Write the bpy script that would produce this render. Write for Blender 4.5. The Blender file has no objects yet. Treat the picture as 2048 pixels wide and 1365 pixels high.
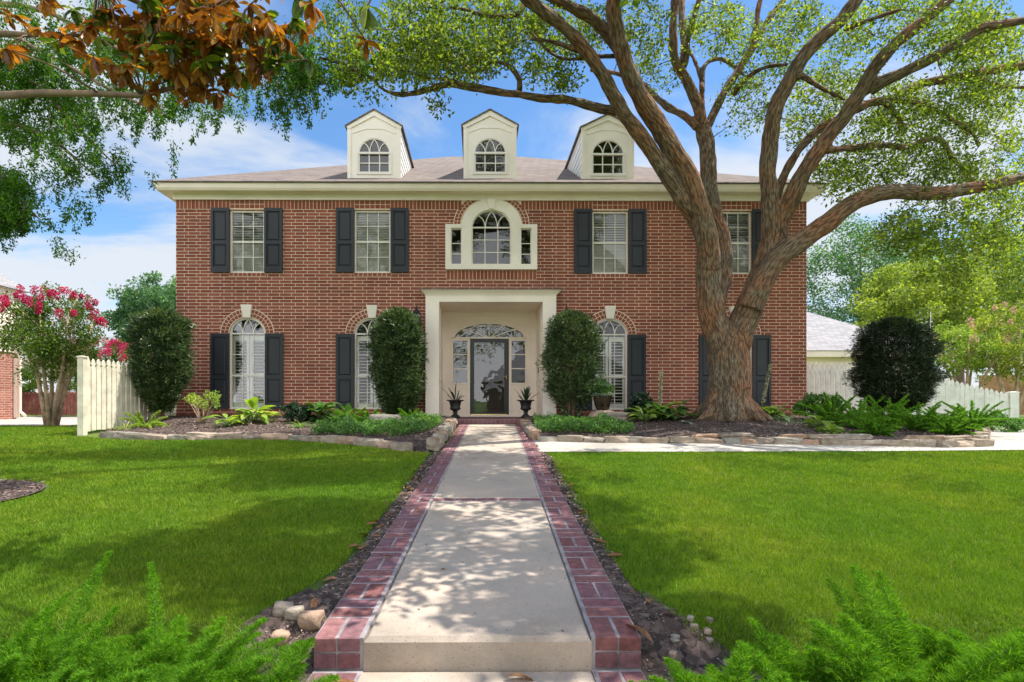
import bpy, bmesh, math, random
import numpy as np
from mathutils import Vector, Matrix, noise as mnoise
R = math.radians
random.seed(7); rng = np.random.default_rng(7)
scene = bpy.context.scene
COL = scene.collection

# ------------------------------------------------------------------ camera
FPX = 1120.0; PX0 = 964.0; PY0 = 804.0; YAW = R(0.43); CAMZ = 1.165
cd = bpy.data.cameras.new("camera"); cam = bpy.data.objects.new("camera", cd); COL.objects.link(cam)
cam.location = (0, 0, CAMZ); cam.rotation_euler = (R(90), 0, -YAW)
cd.sensor_width = 36; cd.lens = FPX/2048*36
cd.shift_x = (1024-PX0)/2048; cd.shift_y = (PY0-682.5)/2048
cd.clip_start = 0.05; cd.clip_end = 3000
scene.camera = cam

# ------------------------------------------------------------------ light
SUN_DIR = Vector((0.40, 0.085, 0.91)).normalized()      # towards the sun
SUN_EL = math.asin(SUN_DIR.z); SUN_AZ = math.atan2(SUN_DIR.x, SUN_DIR.y)
ld = bpy.data.lights.new("sun", 'SUN'); ld.energy = 3.5; ld.angle = R(0.45); ld.color = (1, .95, .87)
sun = bpy.data.objects.new("sun", ld); COL.objects.link(sun)
sun.rotation_euler = SUN_DIR.to_track_quat('Z', 'Y').to_euler(); sun.location = (0, 0, 40)

w = bpy.data.worlds.new("World"); scene.world = w; w.use_nodes = True
nt = w.node_tree; nt.nodes.clear()
def N(nt, t, **kw):
    n = nt.nodes.new(t)
    for k, v in kw.items(): setattr(n, k, v)
    return n
out = N(nt, 'ShaderNodeOutputWorld'); bg = N(nt, 'ShaderNodeBackground'); bg.inputs[1].default_value = 0.15
sky = N(nt, 'ShaderNodeTexSky'); sky.sky_type = 'NISHITA'; sky.sun_disc = False
sky.sun_elevation = SUN_EL; sky.sun_rotation = SUN_AZ; sky.air_density = 1.0; sky.dust_density = 0.3; sky.ozone_density = 2.0
hs = N(nt, 'ShaderNodeHueSaturation'); hs.inputs['Saturation'].default_value = 1.2; hs.inputs['Value'].default_value = .64
nt.links.new(sky.outputs[0], hs.inputs['Color'])
tc = N(nt, 'ShaderNodeTexCoord'); sp = N(nt, 'ShaderNodeSeparateXYZ'); nt.links.new(tc.outputs['Generated'], sp.inputs[0])
def MATH(nt, op, a, b=None, c=None, clamp=False):
    n = N(nt, 'ShaderNodeMath', operation=op, use_clamp=clamp)
    for i, v in enumerate((a, b, c)):
        if v is None: continue
        if isinstance(v, (int, float)): n.inputs[i].default_value = v
        else: nt.links.new(v, n.inputs[i])
    return n.outputs[0]
zz = MATH(nt, 'ADD', MATH(nt, 'MAXIMUM', sp.outputs[2], 0.0), 0.22)
cx = MATH(nt, 'DIVIDE', sp.outputs[0], zz); cy = MATH(nt, 'DIVIDE', sp.outputs[1], zz)
cmb = N(nt, 'ShaderNodeCombineXYZ'); nt.links.new(cx, cmb.inputs[0]); nt.links.new(cy, cmb.inputs[1])
cn = N(nt, 'ShaderNodeTexNoise'); cn.inputs['Scale'].default_value = 1.15; cn.inputs['Detail'].default_value = 9; cn.inputs['Roughness'].default_value = .56; cn.inputs['Distortion'].default_value = .35
mp = N(nt, 'ShaderNodeMapping'); mp.inputs['Location'].default_value = (3.9, 2.3, 0.0); mp.inputs['Scale'].default_value = (1.0, 1.5, 1)
nt.links.new(cmb.outputs[0], mp.inputs[0]); nt.links.new(mp.outputs[0], cn.inputs['Vector'])
# more cloud low in the sky, clearer overhead
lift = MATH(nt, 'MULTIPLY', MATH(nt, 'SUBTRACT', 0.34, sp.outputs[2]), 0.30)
cm = MATH(nt, 'ADD', MATH(nt, 'ADD', cn.outputs[0], lift), MATH(nt, 'MULTIPLY', MATH(nt, 'MAXIMUM', MATH(nt, 'MULTIPLY', sp.outputs[1], -1), 0), .22))  # last term adds denser cloud behind the camera to light the facade
mr = N(nt, 'ShaderNodeMapRange', interpolation_type='SMOOTHSTEP'); nt.links.new(cm, mr.inputs[0])
mr.inputs[1].default_value = .40; mr.inputs[2].default_value = .57; mr.inputs[3].default_value = 0; mr.inputs[4].default_value = .93
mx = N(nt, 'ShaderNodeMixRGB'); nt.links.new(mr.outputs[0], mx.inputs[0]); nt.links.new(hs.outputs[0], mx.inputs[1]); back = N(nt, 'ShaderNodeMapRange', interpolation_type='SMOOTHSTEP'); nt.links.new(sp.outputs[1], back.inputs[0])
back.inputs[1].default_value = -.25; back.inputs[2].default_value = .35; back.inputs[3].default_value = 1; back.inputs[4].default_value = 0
cc = N(nt, 'ShaderNodeMixRGB'); nt.links.new(back.outputs[0], cc.inputs[0]); cc.inputs[1].default_value = (2.45, 2.6, 2.8, 1); cc.inputs[2].default_value = (6.6, 6.7, 6.9, 1)  # unseen cloud bank behind the camera, made brighter to fill the shaded facade
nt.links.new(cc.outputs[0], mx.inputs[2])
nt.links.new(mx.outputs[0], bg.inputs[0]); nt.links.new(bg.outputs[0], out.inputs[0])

scene.view_settings.view_transform = 'Standard'; scene.view_settings.look = 'None'
scene.view_settings.exposure = 1.15; scene.view_settings.gamma = 1.0

# ------------------------------------------------------------------ pixel of the 2048 wide photo -> world at depth Y
def W(px, py, Y):
    u = (px-PX0)/FPX; v = (PY0-py)/FPX
    dx = u*math.cos(YAW)+math.sin(YAW); dy = math.cos(YAW)-u*math.sin(YAW)
    s = Y/dy
    return Vector((dx*s, Y, CAMZ+v*s))
def sm(t): t = min(1, max(0, t)); return t*t*(3-2*t)
SL = 0.0536
def gz(x, y):                     # ground height
    z = SL*y-0.022
    z0 = -0.035
    if y < 2.75:
        t = sm((y-2.42)/.33); z = z0*(1-t)+z*t
    if y > 11: z = min(z, SL*11-.022+ .025*(1-math.exp(-(y-11))))
    return z
def pathz(y): return SL*y
def pc(y): return 0.0315*(y-2.45)   # centre line of the path
WALL = 13.2; DOORY = 14.47; COLY = 12.95; BASEZ = 0.835
TREE = (4.93, 11.0)
RF = [(.95, 9.55), (2.2, 9.35), (4.5, 9.2), (6.3, 8.95), (7.3, 8.75), (7.95, 8.85), (8.6, 9.5), (9.6, 10.6)]
LF = [(-7.0, 10.5), (-6.5, 9.95), (-5.5, 9.72), (-4.2, 9.85), (-3.2, 9.75), (-2.3, 9.3), (-1.6, 8.85), (-1.0, 8.35), (-.72, 8.2)]
def interp(pts, x):
    if x <= pts[0][0]: return pts[0][1]
    for a, b in zip(pts, pts[1:]):
        if x <= b[0]: return a[1]+(b[1]-a[1])*(x-a[0])/(b[0]-a[0])
    return pts[-1][1]
def bedz(x, y):
    yf = interp(RF if x > 0 else LF, x)
    t = (y-yf)/(WALL-yf)
    z = (gz(x, yf)+.115)*(1-sm(t))+BASEZ*sm(t)
    if t < .05: z = (gz(x, y)-.03)*(1-sm(t/.05))+z*sm(t/.05)
    z += .2*math.exp(-((x-TREE[0])**2+(y-TREE[1])**2)/1.1)
    z += .02*mnoise.noise(Vector((x*2.3, y*2.3, 0)))
    return z

# ------------------------------------------------------------------ materials
def newmat(name):
    m = bpy.data.materials.new(name); m.use_nodes = True
    nt = m.node_tree; nt.nodes.clear()
    o = N(nt, 'ShaderNodeOutputMaterial'); b = N(nt, 'ShaderNodeBsdfPrincipled'); nt.links.new(b.outputs[0], o.inputs[0])
    return m, nt, b, o
def ramp(nt, fac, stops):
    r = N(nt, 'ShaderNodeValToRGB'); e = r.color_ramp.elements
    while len(e) < len(stops): e.new(.5)
    for q, (p, c) in zip(e, stops): q.position = p; q.color = (*c, 1)
    nt.links.new(fac, r.inputs[0]); return r.outputs[0]
def tnoise(nt, scale, detail=4, vec=None, rough=.55):
    n = N(nt, 'ShaderNodeTexNoise'); n.inputs['Scale'].default_value = scale; n.inputs['Detail'].default_value = detail; n.inputs['Roughness'].default_value = rough
    if vec is not None: nt.links.new(vec, n.inputs['Vector'])
    return n.outputs[0]
def objco(nt): return N(nt, 'ShaderNodeTexCoord').outputs['Object']
def worldco(nt): return N(nt, 'ShaderNodeNewGeometry').outputs['Position']
def mixc(nt, f, a, b, mode='MIX'):
    m = N(nt, 'ShaderNodeMixRGB', blend_type=mode)
    for i, v in enumerate((f, a, b)):
        if isinstance(v, (int, float)): m.inputs[i].default_value = v
        elif isinstance(v, tuple): m.inputs[i].default_value = (*v, 1)
        else: nt.links.new(v, m.inputs[i])
    return m.outputs[0]
def bump(nt, b, h, dist=.01, strength=1):
    n = N(nt, 'ShaderNodeBump'); n.inputs['Distance'].default_value = dist; n.inputs['Strength'].default_value = strength
    nt.links.new(h, n.inputs['Height']); nt.links.new(n.outputs[0], b.inputs['Normal'])
def paint(name, c, rough=.45, var=.08, scale=3, metal=0, bumpd=.001):
    m, nt, b, o = newmat(name); P = worldco(nt)
    n1 = tnoise(nt, scale, 5, P); n2 = tnoise(nt, scale*14, 3, P)
    lo = tuple(v*(1-var*2) for v in c); hi = tuple(min(1, v*(1+var)) for v in c)
    col = ramp(nt, n1, [(.3, lo), (.62, hi)])
    nt.links.new(col, b.inputs['Base Color']); b.inputs['Roughness'].default_value = rough; b.inputs['Metallic'].default_value = metal
    bump(nt, b, n2, bumpd); return m
def leafmat(name, cols, trans=.35, rough=.5, tcol=None, spec=.4, hue=None):
    m, nt, b, o = newmat(name)
    g = N(nt, 'ShaderNodeNewGeometry')
    col = ramp(nt, g.outputs['Random Per Island'], [(i/(len(cols)-1), c) for i, c in enumerate(cols)])
    col = mixc(nt, 1, col, ramp(nt, tnoise(nt, 45, 3, g.outputs['Position']), [(.35, (.7, .7, .7)), (.65, (1.2, 1.2, 1.2))]), 'MULTIPLY')
    big = tnoise(nt, .9, 2, g.outputs['Position'])
    col2 = mixc(nt, 1, col, ramp(nt, big, [(.35, (.72, .78, .72)), (.65, (1.2, 1.15, 1.0))]), 'MULTIPLY')
    nt.links.new(col2, b.inputs['Base Color']); b.inputs['Roughness'].default_value = rough
    b.inputs['Specular IOR Level'].default_value = spec
    if trans:
        t = N(nt, 'ShaderNodeBsdfTranslucent')
        tt = mixc(nt, 1, col2, tcol or (1.5, 1.5, .6), 'MULTIPLY'); nt.links.new(tt, t.inputs[0])
        ms = N(nt, 'ShaderNodeMixShader'); ms.inputs[0].default_value = trans
        nt.links.new(b.outputs[0], ms.inputs[1]); nt.links.new(t.outputs[0], ms.inputs[2]); nt.links.new(ms.outputs[0], o.inputs[0])
    return m
def islandmat(name, cols, rough=.85, scale=60, bumpd=.003, mot=.25):
    m, nt, b, o = newmat(name); g = N(nt, 'ShaderNodeNewGeometry')
    col = ramp(nt, g.outputs['Random Per Island'], [(i/(len(cols)-1), c) for i, c in enumerate(cols)])
    n = tnoise(nt, scale, 5, g.outputs['Position'])
    col = mixc(nt, 1, col, ramp(nt, n, [(.3, (1-mot,)*3), (.7, (1+mot*.6,)*3)]), 'MULTIPLY')
    nt.links.new(col, b.inputs['Base Color']); b.inputs['Roughness'].default_value = rough
    bump(nt, b, n, bumpd); return m
def brickmat(name, c1, c2, mortar, bw=.279, bh=.0756, ms=.0066, off=.33, zoff=0.0, rot=False, xoff=0.0):
    m, nt, b, o = newmat(name); g = N(nt, 'ShaderNodeNewGeometry')
    s = N(nt, 'ShaderNodeSeparateXYZ'); nt.links.new(g.outputs['Position'], s.inputs[0])
    n = N(nt, 'ShaderNodeSeparateXYZ'); nt.links.new(g.outputs['Normal'], n.inputs[0])
    side = MATH(nt, 'GREATER_THAN', MATH(nt, 'ABSOLUTE', n.outputs[0]), .5)
    u = N(nt, 'ShaderNodeMix'); nt.links.new(side, u.inputs[0]); nt.links.new(s.outputs[0], u.inputs[2]); nt.links.new(s.outputs[1], u.inputs[3])
    c = N(nt, 'ShaderNodeCombineXYZ')
    uu = MATH(nt, 'ADD', u.outputs[0], 40.0+xoff); vv = MATH(nt, 'ADD', s.outputs[2], 10.0+zoff)
    if rot: uu, vv = vv, uu
    nt.links.new(uu, c.inputs[0]); nt.links.new(vv, c.inputs[1])
    bt = N(nt, 'ShaderNodeTexBrick'); nt.links.new(c.outputs[0], bt.inputs['Vector'])
    bt.offset = off; bt.offset_frequency = 2; bt.squash = 1
    for k, v in (('Scale', 1), ('Mortar Size', ms), ('Mortar Smooth', .15), ('Bias', 0), ('Brick Width', bw), ('Row Height', bh)): bt.inputs[k].default_value = v
    bt.inputs['Color1'].default_value = (*c1, 1); bt.inputs['Color2'].default_value = (*c2, 1); bt.inputs['Mortar'].default_value = (*mortar, 1)
    n1 = tnoise(nt, 90, 4, g.outputs['Position']); n2 = tnoise(nt, 1.1, 4, g.outputs['Position'])
    col = mixc(nt, 1, bt.outputs['Color'], ramp(nt, n1, [(.3, (.75, .75, .75)), (.7, (1.2, 1.2, 1.2))]), 'MULTIPLY')
    col = mixc(nt, 1, col, ramp(nt, n2, [(.3, (.78, .75, .75)), (.5, (1, 1, 1)), (.7, (1.16, 1.13, 1.1))]), 'MULTIPLY')
    nt.links.new(col, b.inputs['Base Color']); b.inputs['Roughness'].default_value = .85
    h = MATH(nt, 'ADD', MATH(nt, 'SUBTRACT', 1, bt.outputs['Fac']), MATH(nt, 'MULTIPLY', n1, .4))
    bump(nt, b, h, .006); return m
def glassmat(name, refl=.28, tint=(.98, .99, 1), ripple=.0):
    m, nt, b, o = newmat(name); nt.nodes.remove(b)
    t = N(nt, 'ShaderNodeBsdfTransparent'); t.inputs[0].default_value = (*tint, 1)
    gl = N(nt, 'ShaderNodeBsdfGlossy'); gl.inputs['Roughness'].default_value = .01
    lw = N(nt, 'ShaderNodeFresnel'); lw.inputs[0].default_value = 1.5
    f = MATH(nt, 'ADD', lw.outputs[0], refl, clamp=True)
    ms = N(nt, 'ShaderNodeMixShader'); nt.links.new(f, ms.inputs[0]); nt.links.new(t.outputs[0], ms.inputs[1]); nt.links.new(gl.outputs[0], ms.inputs[2])
    nt.links.new(ms.outputs[0], o.inputs[0])
    if ripple:
        n = tnoise(nt, 2.2, 2, worldco(nt)); bp = N(nt, 'ShaderNodeBump'); bp.inputs['Distance'].default_value = ripple
        nt.links.new(n, bp.inputs['Height']); nt.links.new(bp.outputs[0], gl.inputs['Normal'])
    return m

soldier_top = W(600, 400.5, WALL).z; soldier_bot = W(600, 419.5, WALL).z
zoff = -((soldier_bot+10) % .0756)
BR1, BR2, MORT = (.235, .056, .030), (.335, .094, .052), (.82, .64, .50)
M = {}
M['brick'] = brickmat('house_brick', BR1, BR2, MORT, zoff=zoff)
M['soldier'] = brickmat('soldier_brick', BR1, BR2, MORT, bw=.6, bh=.088, off=0, rot=True)
M['brick_piece'] = islandmat('brick_piece', [BR1, (.29, .085, .045), BR2], rough=.85, bumpd=.002)
M['mortar'] = paint('mortar', MORT, .9, .06, 20)
M['cream'] = paint('cream_paint', (.92, .82, .71), .5, .04, 1.3)
M['cream2'] = paint('cream_paint_warm', (.92, .79, .66), .5, .04, 1.3)
M['white'] = paint('white_paint', (.84, .84, .80), .45, .03)
M['frame'] = paint('window_frame_paint', (.86, .79, .70), .45, .03)
M['shutter'] = paint('shutter_charcoal', (.017, .020, .027), .5, .08)
M['black'] = paint('black_metal', (.012, .012, .014), .3, .1)
M['iron'] = paint('cast_iron_black', (.012, .012, .012), .55, .2, 8)
M['brass'] = paint('brass', (.85, .62, .22), .25, .05, metal=1)
M['blind'] = paint('blind_white', (.90, .88, .78), .5, .03)
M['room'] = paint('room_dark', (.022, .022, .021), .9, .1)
M['glass'] = glassmat('window_glass', .13); M['glass_dark'] = glassmat('dark_window_glass', .05)
M['glass_door'] = glassmat('storm_glass', .09, ripple=.004)
M['glass_low'] = glassmat('window_glass_clear', .03)
def roofmat(name, c1, c2):
    m, nt, b, o = newmat(name); g = N(nt, 'ShaderNodeNewGeometry')
    s = N(nt, 'ShaderNodeSeparateXYZ'); nt.links.new(g.outputs['Position'], s.inputs[0])
    c = N(nt, 'ShaderNodeCombineXYZ'); nt.links.new(MATH(nt, 'ADD', s.outputs[0], s.outputs[1]), c.inputs[0]); nt.links.new(s.outputs[2], c.inputs[1])
    bt = N(nt, 'ShaderNodeTexBrick'); nt.links.new(c.outputs[0], bt.inputs['Vector'])
    for k, v in (('Scale', 1), ('Mortar Size', .004), ('Mortar Smooth', .3), ('Bias', 0), ('Brick Width', .27), ('Row Height', .062)): bt.inputs[k].default_value = v
    bt.inputs['Color1'].default_value = (*c1, 1); bt.inputs['Color2'].default_value = (*c2, 1); bt.inputs['Mortar'].default_value = tuple(v*.45 for v in c1)+(1,)
    n1 = tnoise(nt, 25, 6, g.outputs['Position'], .7)
    col = mixc(nt, 1, bt.outputs['Color'], ramp(nt, n1, [(.3, (.7, .7, .7)), (.7, (1.3, 1.28, 1.25))]), 'MULTIPLY')
    nt.links.new(col, b.inputs['Base Color']); b.inputs['Roughness'].default_value = .9
    bump(nt, b, MATH(nt, 'SUBTRACT', n1, bt.outputs['Fac']), .008); return m
M['roof'] = roofmat('asphalt_shingles', (.15, .117, .10), (.225, .18, .155))
M['roof_grey'] = roofmat('grey_shingles', (.27, .26, .27), (.36, .35, .36))

def concretemat(name, c, warm=(.66, .56, .45)):
    m, nt, b, o = newmat(name); P = worldco(nt)
    v = N(nt, 'ShaderNodeTexVoronoi'); v.inputs['Scale'].default_value = 120; nt.links.new(P, v.inputs['Vector'])
    sc = N(nt, 'ShaderNodeSeparateXYZ'); nt.links.new(v.outputs['Color'], sc.inputs[0])
    n1 = tnoise(nt, 2.2, 6, P); n2 = tnoise(nt, 240, 3, P)
    spk = ramp(nt, sc.outputs[0], [(0, (.5, .42, .36)), (.05, (.75, .68, .62)), (.12, (1, 1, 1)), (.85, (1, 1, 1)), (.93, (1.15, 1.1, 1.0)), (1, (1.25, 1.2, 1.15))])
    near = ramp(nt, v.outputs['Distance'], [(.25, (1, 1, 1)), (.5, (0, 0, 0))])
    spk = mixc(nt, near, (1, 1, 1), spk)
    base = mixc(nt, ramp(nt, n1, [(.35, (0, 0, 0)), (.68, (1, 1, 1))]), c, warm)
    base = mixc(nt, 1, base, spk, 'MULTIPLY')
    base = mixc(nt, 1, base, ramp(nt, n2, [(.3, (.86, .86, .86)), (.7, (1.1, 1.1, 1.1))]), 'MULTIPLY')
    n3 = tnoise(nt, .9, 8, P, .65)
    base = mixc(nt, 1, base, ramp(nt, n3, [(.34, (.70, .68, .65)), (.48, (.96, .95, .94)), (.7, (1.12, 1.10, 1.07))]), 'MULTIPLY')
    nt.links.new(base, b.inputs['Base Color']); b.inputs['Roughness'].default_value = .85
    bump(nt, b, n2, .0015); return m
M['concrete'] = concretemat('aggregate_concrete', (.41, .355, .295), (.50, .40, .315))
M['drive'] = concretemat('drive_concrete', (.42, .395, .36), (.46, .43, .38))
M['paver'] = islandmat('border_brick', [(.16, .068, .074), (.22, .088, .094), (.19, .094, .11), (.27, .12, .115), (.19, .066, .06)], rough=.8, scale=28, bumpd=.003, mot=.4)
M['mortar_grey'] = paint('path_mortar', (.30, .265, .265), .9, .25, 9, bumpd=.003)
M['gap'] = paint('joint_gap', (.03, .025, .02), .95, .1)
def stonemat(name):
    m, nt, b, o = newmat(name); P = worldco(nt); oi = N(nt, 'ShaderNodeObjectInfo')
    n1 = tnoise(nt, 9, 7, P, .65); n2 = tnoise(nt, 60, 4, P)
    c = ramp(nt, oi.outputs['Random'], [(0, (.22, .19, .16)), (.3, (.34, .27, .20)), (.55, (.30, .28, .24)), (.8, (.42, .26, .17)), (1, (.40, .36, .30))])
    c = mixc(nt, 1, c, ramp(nt, n1, [(.3, (.6, .58, .52)), (.55, (1, 1, 1)), (.72, (1.35, 1.3, 1.2))]), 'MULTIPLY')
    nt.links.new(c, b.inputs['Base Color']); b.inputs['Roughness'].default_value = .9
    bump(nt, b, MATH(nt, 'ADD', n1, MATH(nt, 'MULTIPLY', n2, .3)), .02); return m
M['stone'] = stonemat('sandstone')
def soilmat(name, stops, scale=14):
    m, nt, b, o = newmat(name); P = worldco(nt)
    n1 = tnoise(nt, scale, 8, P, .7)
    v = N(nt, 'ShaderNodeTexVoronoi'); v.inputs['Scale'].default_value = 32; nt.links.new(P, v.inputs['Vector'])
    s = N(nt, 'ShaderNodeSeparateXYZ'); nt.links.new(v.outputs['Color'], s.inputs[0])
    c = ramp(nt, MATH(nt, 'ADD', MATH(nt, 'MULTIPLY', n1, .6), MATH(nt, 'MULTIPLY', s.outputs[0], .4)), stops)
    nt.links.new(c, b.inputs['Base Color']); b.inputs['Roughness'].default_value = .95
    bump(nt, b, MATH(nt, 'ADD', n1, s.outputs[0]), .02); return m
M['mulch'] = soilmat('mulch_ground', [(.25, (.022, .016, .012)), (.5, (.075, .05, .04)), (.7, (.16, .11, .09))])
M['soil'] = soilmat('soil', [(.25, (.03, .022, .016)), (.5, (.085, .06, .045)), (.75, (.2, .15, .11))], 22)
M['chips'] = islandmat('mulch_chips', [(.03, .02, .016), (.09, .055, .045), (.17, .11, .09), (.28, .2, .17), (.4, .31, .26)], .9, 40)
def grassground(name):
    m, nt, b, o = newmat(name); P = worldco(nt)
    n1 = tnoise(nt, 1.0, 5, P); n2 = tnoise(nt, 60, 4, P, .7)
    c = ramp(nt, n1, [(.3, (.05, .12, .006)), (.5, (.09, .17, .01)), (.68, (.15, .21, .02))])
    c = mixc(nt, 1, c, ramp(nt, n2, [(.3, (.45, .5, .4)), (.7, (1.25, 1.2, 1.1))]), 'MULTIPLY')
    nt.links.new(c, b.inputs['Base Color']); b.inputs['Roughness'].default_value = .9
    bump(nt, b, n2, .03); return m
M['ground'] = grassground('lawn_ground')
def blademat():
    m, nt, b, o = newmat('grass_blades'); g = N(nt, 'ShaderNodeNewGeometry')
    col = ramp(nt, g.outputs['Random Per Island'], [(0, (.08, .185, .007)), (.4, (.14, .27, .011)), (.86, (.225, .36, .02)), (.95, (.26, .36, .04)), (1, (.42, .36, .14))])
    n1 = tnoise(nt, .8, 4, g.outputs['Position']); n2 = tnoise(nt, 5, 3, g.outputs['Position'])
    col = mixc(nt, 1, col, ramp(nt, n1, [(.32, (.8, .92, .85)), (.5, (1, 1, 1)), (.64, (1.22, 1.06, 1.15)), (.74, (1.8, 1.22, 2.0))]), 'MULTIPLY')
    col = mixc(nt, 1, col, ramp(nt, n2, [(.3, (.82, .85, .8)), (.68, (1.12, 1.1, 1.1))]), 'MULTIPLY')
    nt.links.new(col, b.inputs['Base Color']); b.inputs['Roughness'].default_value = .6; b.inputs['Specular IOR Level'].default_value = .25
    t = N(nt, 'ShaderNodeBsdfTranslucent'); nt.links.new(mixc(nt, 1, col, (1.3, 1.2, .6), 'MULTIPLY'), t.inputs[0])
    ms = N(nt, 'ShaderNodeMixShader'); ms.inputs[0].default_value = .35
    nt.links.new(b.outputs[0], ms.inputs[1]); nt.links.new(t.outputs[0], ms.inputs[2]); nt.links.new(ms.outputs[0], o.inputs[0])
    return m
M['grass'] = blademat()
M['oak_leaf'] = leafmat('oak_leaf', [(.055, .095, .02), (.10, .155, .028), (.165, .225, .04), (.28, .33, .07)], .55, tcol=(1.8, 1.85, .6), spec=.25)
M['cyp_leaf'] = leafmat('feathery_leaf', [(.03, .09, .012), (.06, .15, .016), (.12, .23, .03)], .5, tcol=(1.7, 1.8, .5), spec=.25)
M['podo_leaf'] = leafmat('dark_hedge_leaf', [(.018, .04, .014), (.045, .09, .03), (.09, .15, .055), (.22, .30, .14)], .25, .35, spec=.7)
M['darkbush_leaf'] = leafmat('yew_leaf', [(.010, .022, .009), (.018, .038, .014), (.05, .085, .03)], .12, .45)
M['bg_leaf'] = leafmat('far_green_leaf', [(0.061, 0.135, 0.041), (0.108, 0.216, 0.061), (0.189, 0.311, 0.095)], .45)
M['bg_yellow'] = leafmat('far_yellowgreen_leaf', [(0.135, 0.203, 0.034), (0.243, 0.324, 0.054), (0.405, 0.472, 0.081)], .45)
M['bg_blue'] = leafmat('far_bluegreen_leaf', [(0.047, 0.115, 0.061), (0.081, 0.189, 0.095), (0.149, 0.284, 0.108)], .45)
M['crape_leaf'] = leafmat('crape_leaf', [(.05, .11, .015), (.09, .17, .02), (.16, .25, .035)], .45)
M['pink'] = leafmat('pink_flower', [(.45, .015, .10), (.62, .03, .15), (.72, .08, .22)], .3, tcol=(1.1, .9, 1))
M['pale_pink'] = leafmat('pale_pink_flower', [(.68, .36, .30), (.8, .52, .40), (.75, .45, .36)], .3, tcol=(1.1, .9, 1))
M['mag_leaf'] = leafmat('copper_leaf', [(.12, .045, .01), (.22, .085, .016), (.34, .14, .022), (.46, .22, .04), (.30, .20, .03)], .42, .4, tcol=(1.5, 1.2, .5))
M['mag_green'] = leafmat('magnolia_green_leaf', [(.03, .06, .012), (.08, .14, .018), (.26, .32, .03)], .4, .3)
M['fern'] = leafmat('fern_needles', [(.05, .18, .008), (.10, .28, .014), (.17, .38, .025), (.27, .47, .05)], .5, tcol=(1.3, 1.25, .4), rough=.7, spec=.15)
M['fern2'] = leafmat('bed_fern', [(.07, .20, .014), (.14, .33, .025), (.28, .50, .05)], .5)
M['lime'] = leafmat('lime_leaf', [(.16, .28, .04), (.30, .44, .07), (.46, .56, .14)], .4)
M['mid_leaf'] = leafmat('broad_green_leaf', [(.04, .12, .035), (.09, .20, .05), (.20, .34, .09)], .3, .3, spec=.6)
M['dark_leaf'] = leafmat('dark_broad_leaf', [(.012, .035, .02), (.02, .055, .025), (.04, .09, .04)], .15, .3, spec=.6)
M['silver_leaf'] = leafmat('variegated_leaf', [(.10, .18, .12), (.25, .33, .25), (.42, .48, .38)], .2)
M['cover_leaf'] = leafmat('ground_cover_leaf', [(.05, .14, .035), (.11, .25, .06), (.24, .42, .12)], .35)
M['flower_white'] = leafmat('cream_flower', [(.5, .48, .3), (.65, .62, .45), (.4, .35, .25)], .3, tcol=(1, 1, 1))
M['litter'] = leafmat('dead_leaf', [(.14, .06, .025), (.26, .11, .045), (.38, .19, .09)], .1, .5)
M['fence'] = paint('fence_cream', (.76, .70, .55), .6, .12, 5)
M['fence_white'] = paint('fence_white', (.80, .78, .72), .6, .08, 5)
M['redfence'] = paint('stained_fence', (.22, .08, .06), .8, .2, 6)
M['tanfence'] = paint('cedar_fence', (.42, .24, .12), .8, .2, 4)
M['stem'] = paint('stem_brown', (.20, .13, .08), .8, .2, 10)
M['greenstem'] = paint('stem_green', (.12, .2, .05), .6, .2, 10)
M['smooth_bark'] = paint('smooth_bark', (.42, .30, .20), .7, .25, 7)
M['glaze'] = paint('glazed_pot', (.04, .028, .018), .12, .4, 6)
M['lampglass'] = paint('frosted_lamp_glass', (.6, .6, .58), .3, .05)
M['flag_blue'] = paint('flag_navy', (.012, .015, .05), .8, .1)
M['rbrick'] = brickmat('neighbour_brick', (.30, .09, .055), (.44, .18, .12), (.6, .5, .42))

def barkmat():
    m, nt, b, o = newmat('oak_bark')
    at = N(nt, 'ShaderNodeAttribute'); at.attribute_name = 'bark'; V = at.outputs['Vector']
    mp = N(nt, 'ShaderNodeMapping'); nt.links.new(V, mp.inputs[0]); mp.inputs['Scale'].default_value = (1, 1, .2)
    vo = N(nt, 'ShaderNodeTexVoronoi', feature='F1'); vo.inputs['Scale'].default_value = 38; nt.links.new(mp.outputs[0], vo.inputs['Vector'])
    n0 = tnoise(nt, 40, 6, mp.outputs[0], .68)
    n1 = tnoise(nt, 1.6, 4, worldco(nt)); n2 = tnoise(nt, 7, 5, worldco(nt))
    ridge = MATH(nt, 'ADD', MATH(nt, 'MULTIPLY', n0, .75), MATH(nt, 'MULTIPLY', MATH(nt, 'SUBTRACT', .7, vo.outputs['Distance']), .5))
    base = ramp(nt, n1, [(.36, (.19, .145, .095)), (.5, (.235, .145, .085)), (.64, (.30, .14, .07))])
    grey = ramp(nt, n2, [(.54, (0, 0, 0)), (.72, (.7, .7, .7))])
    base = mixc(nt, grey, base, (.26, .25, .18))
    c = mixc(nt, 1, base, ramp(nt, ridge, [(.38, (.36, .34, .32)), (.50, (.85, .83, .8)), (.66, (1.12, 1.12, 1.08)), (.76, (1.5, 1.55, 1.4)), (.84, (2.0, 2.0, 1.8))]), 'MULTIPLY')
    nt.links.new(c, b.inputs['Base Color']); b.inputs['Roughness'].default_value = .92
    bump(nt, b, ridge, .035, 1); return m
M['bark'] = barkmat()

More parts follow.
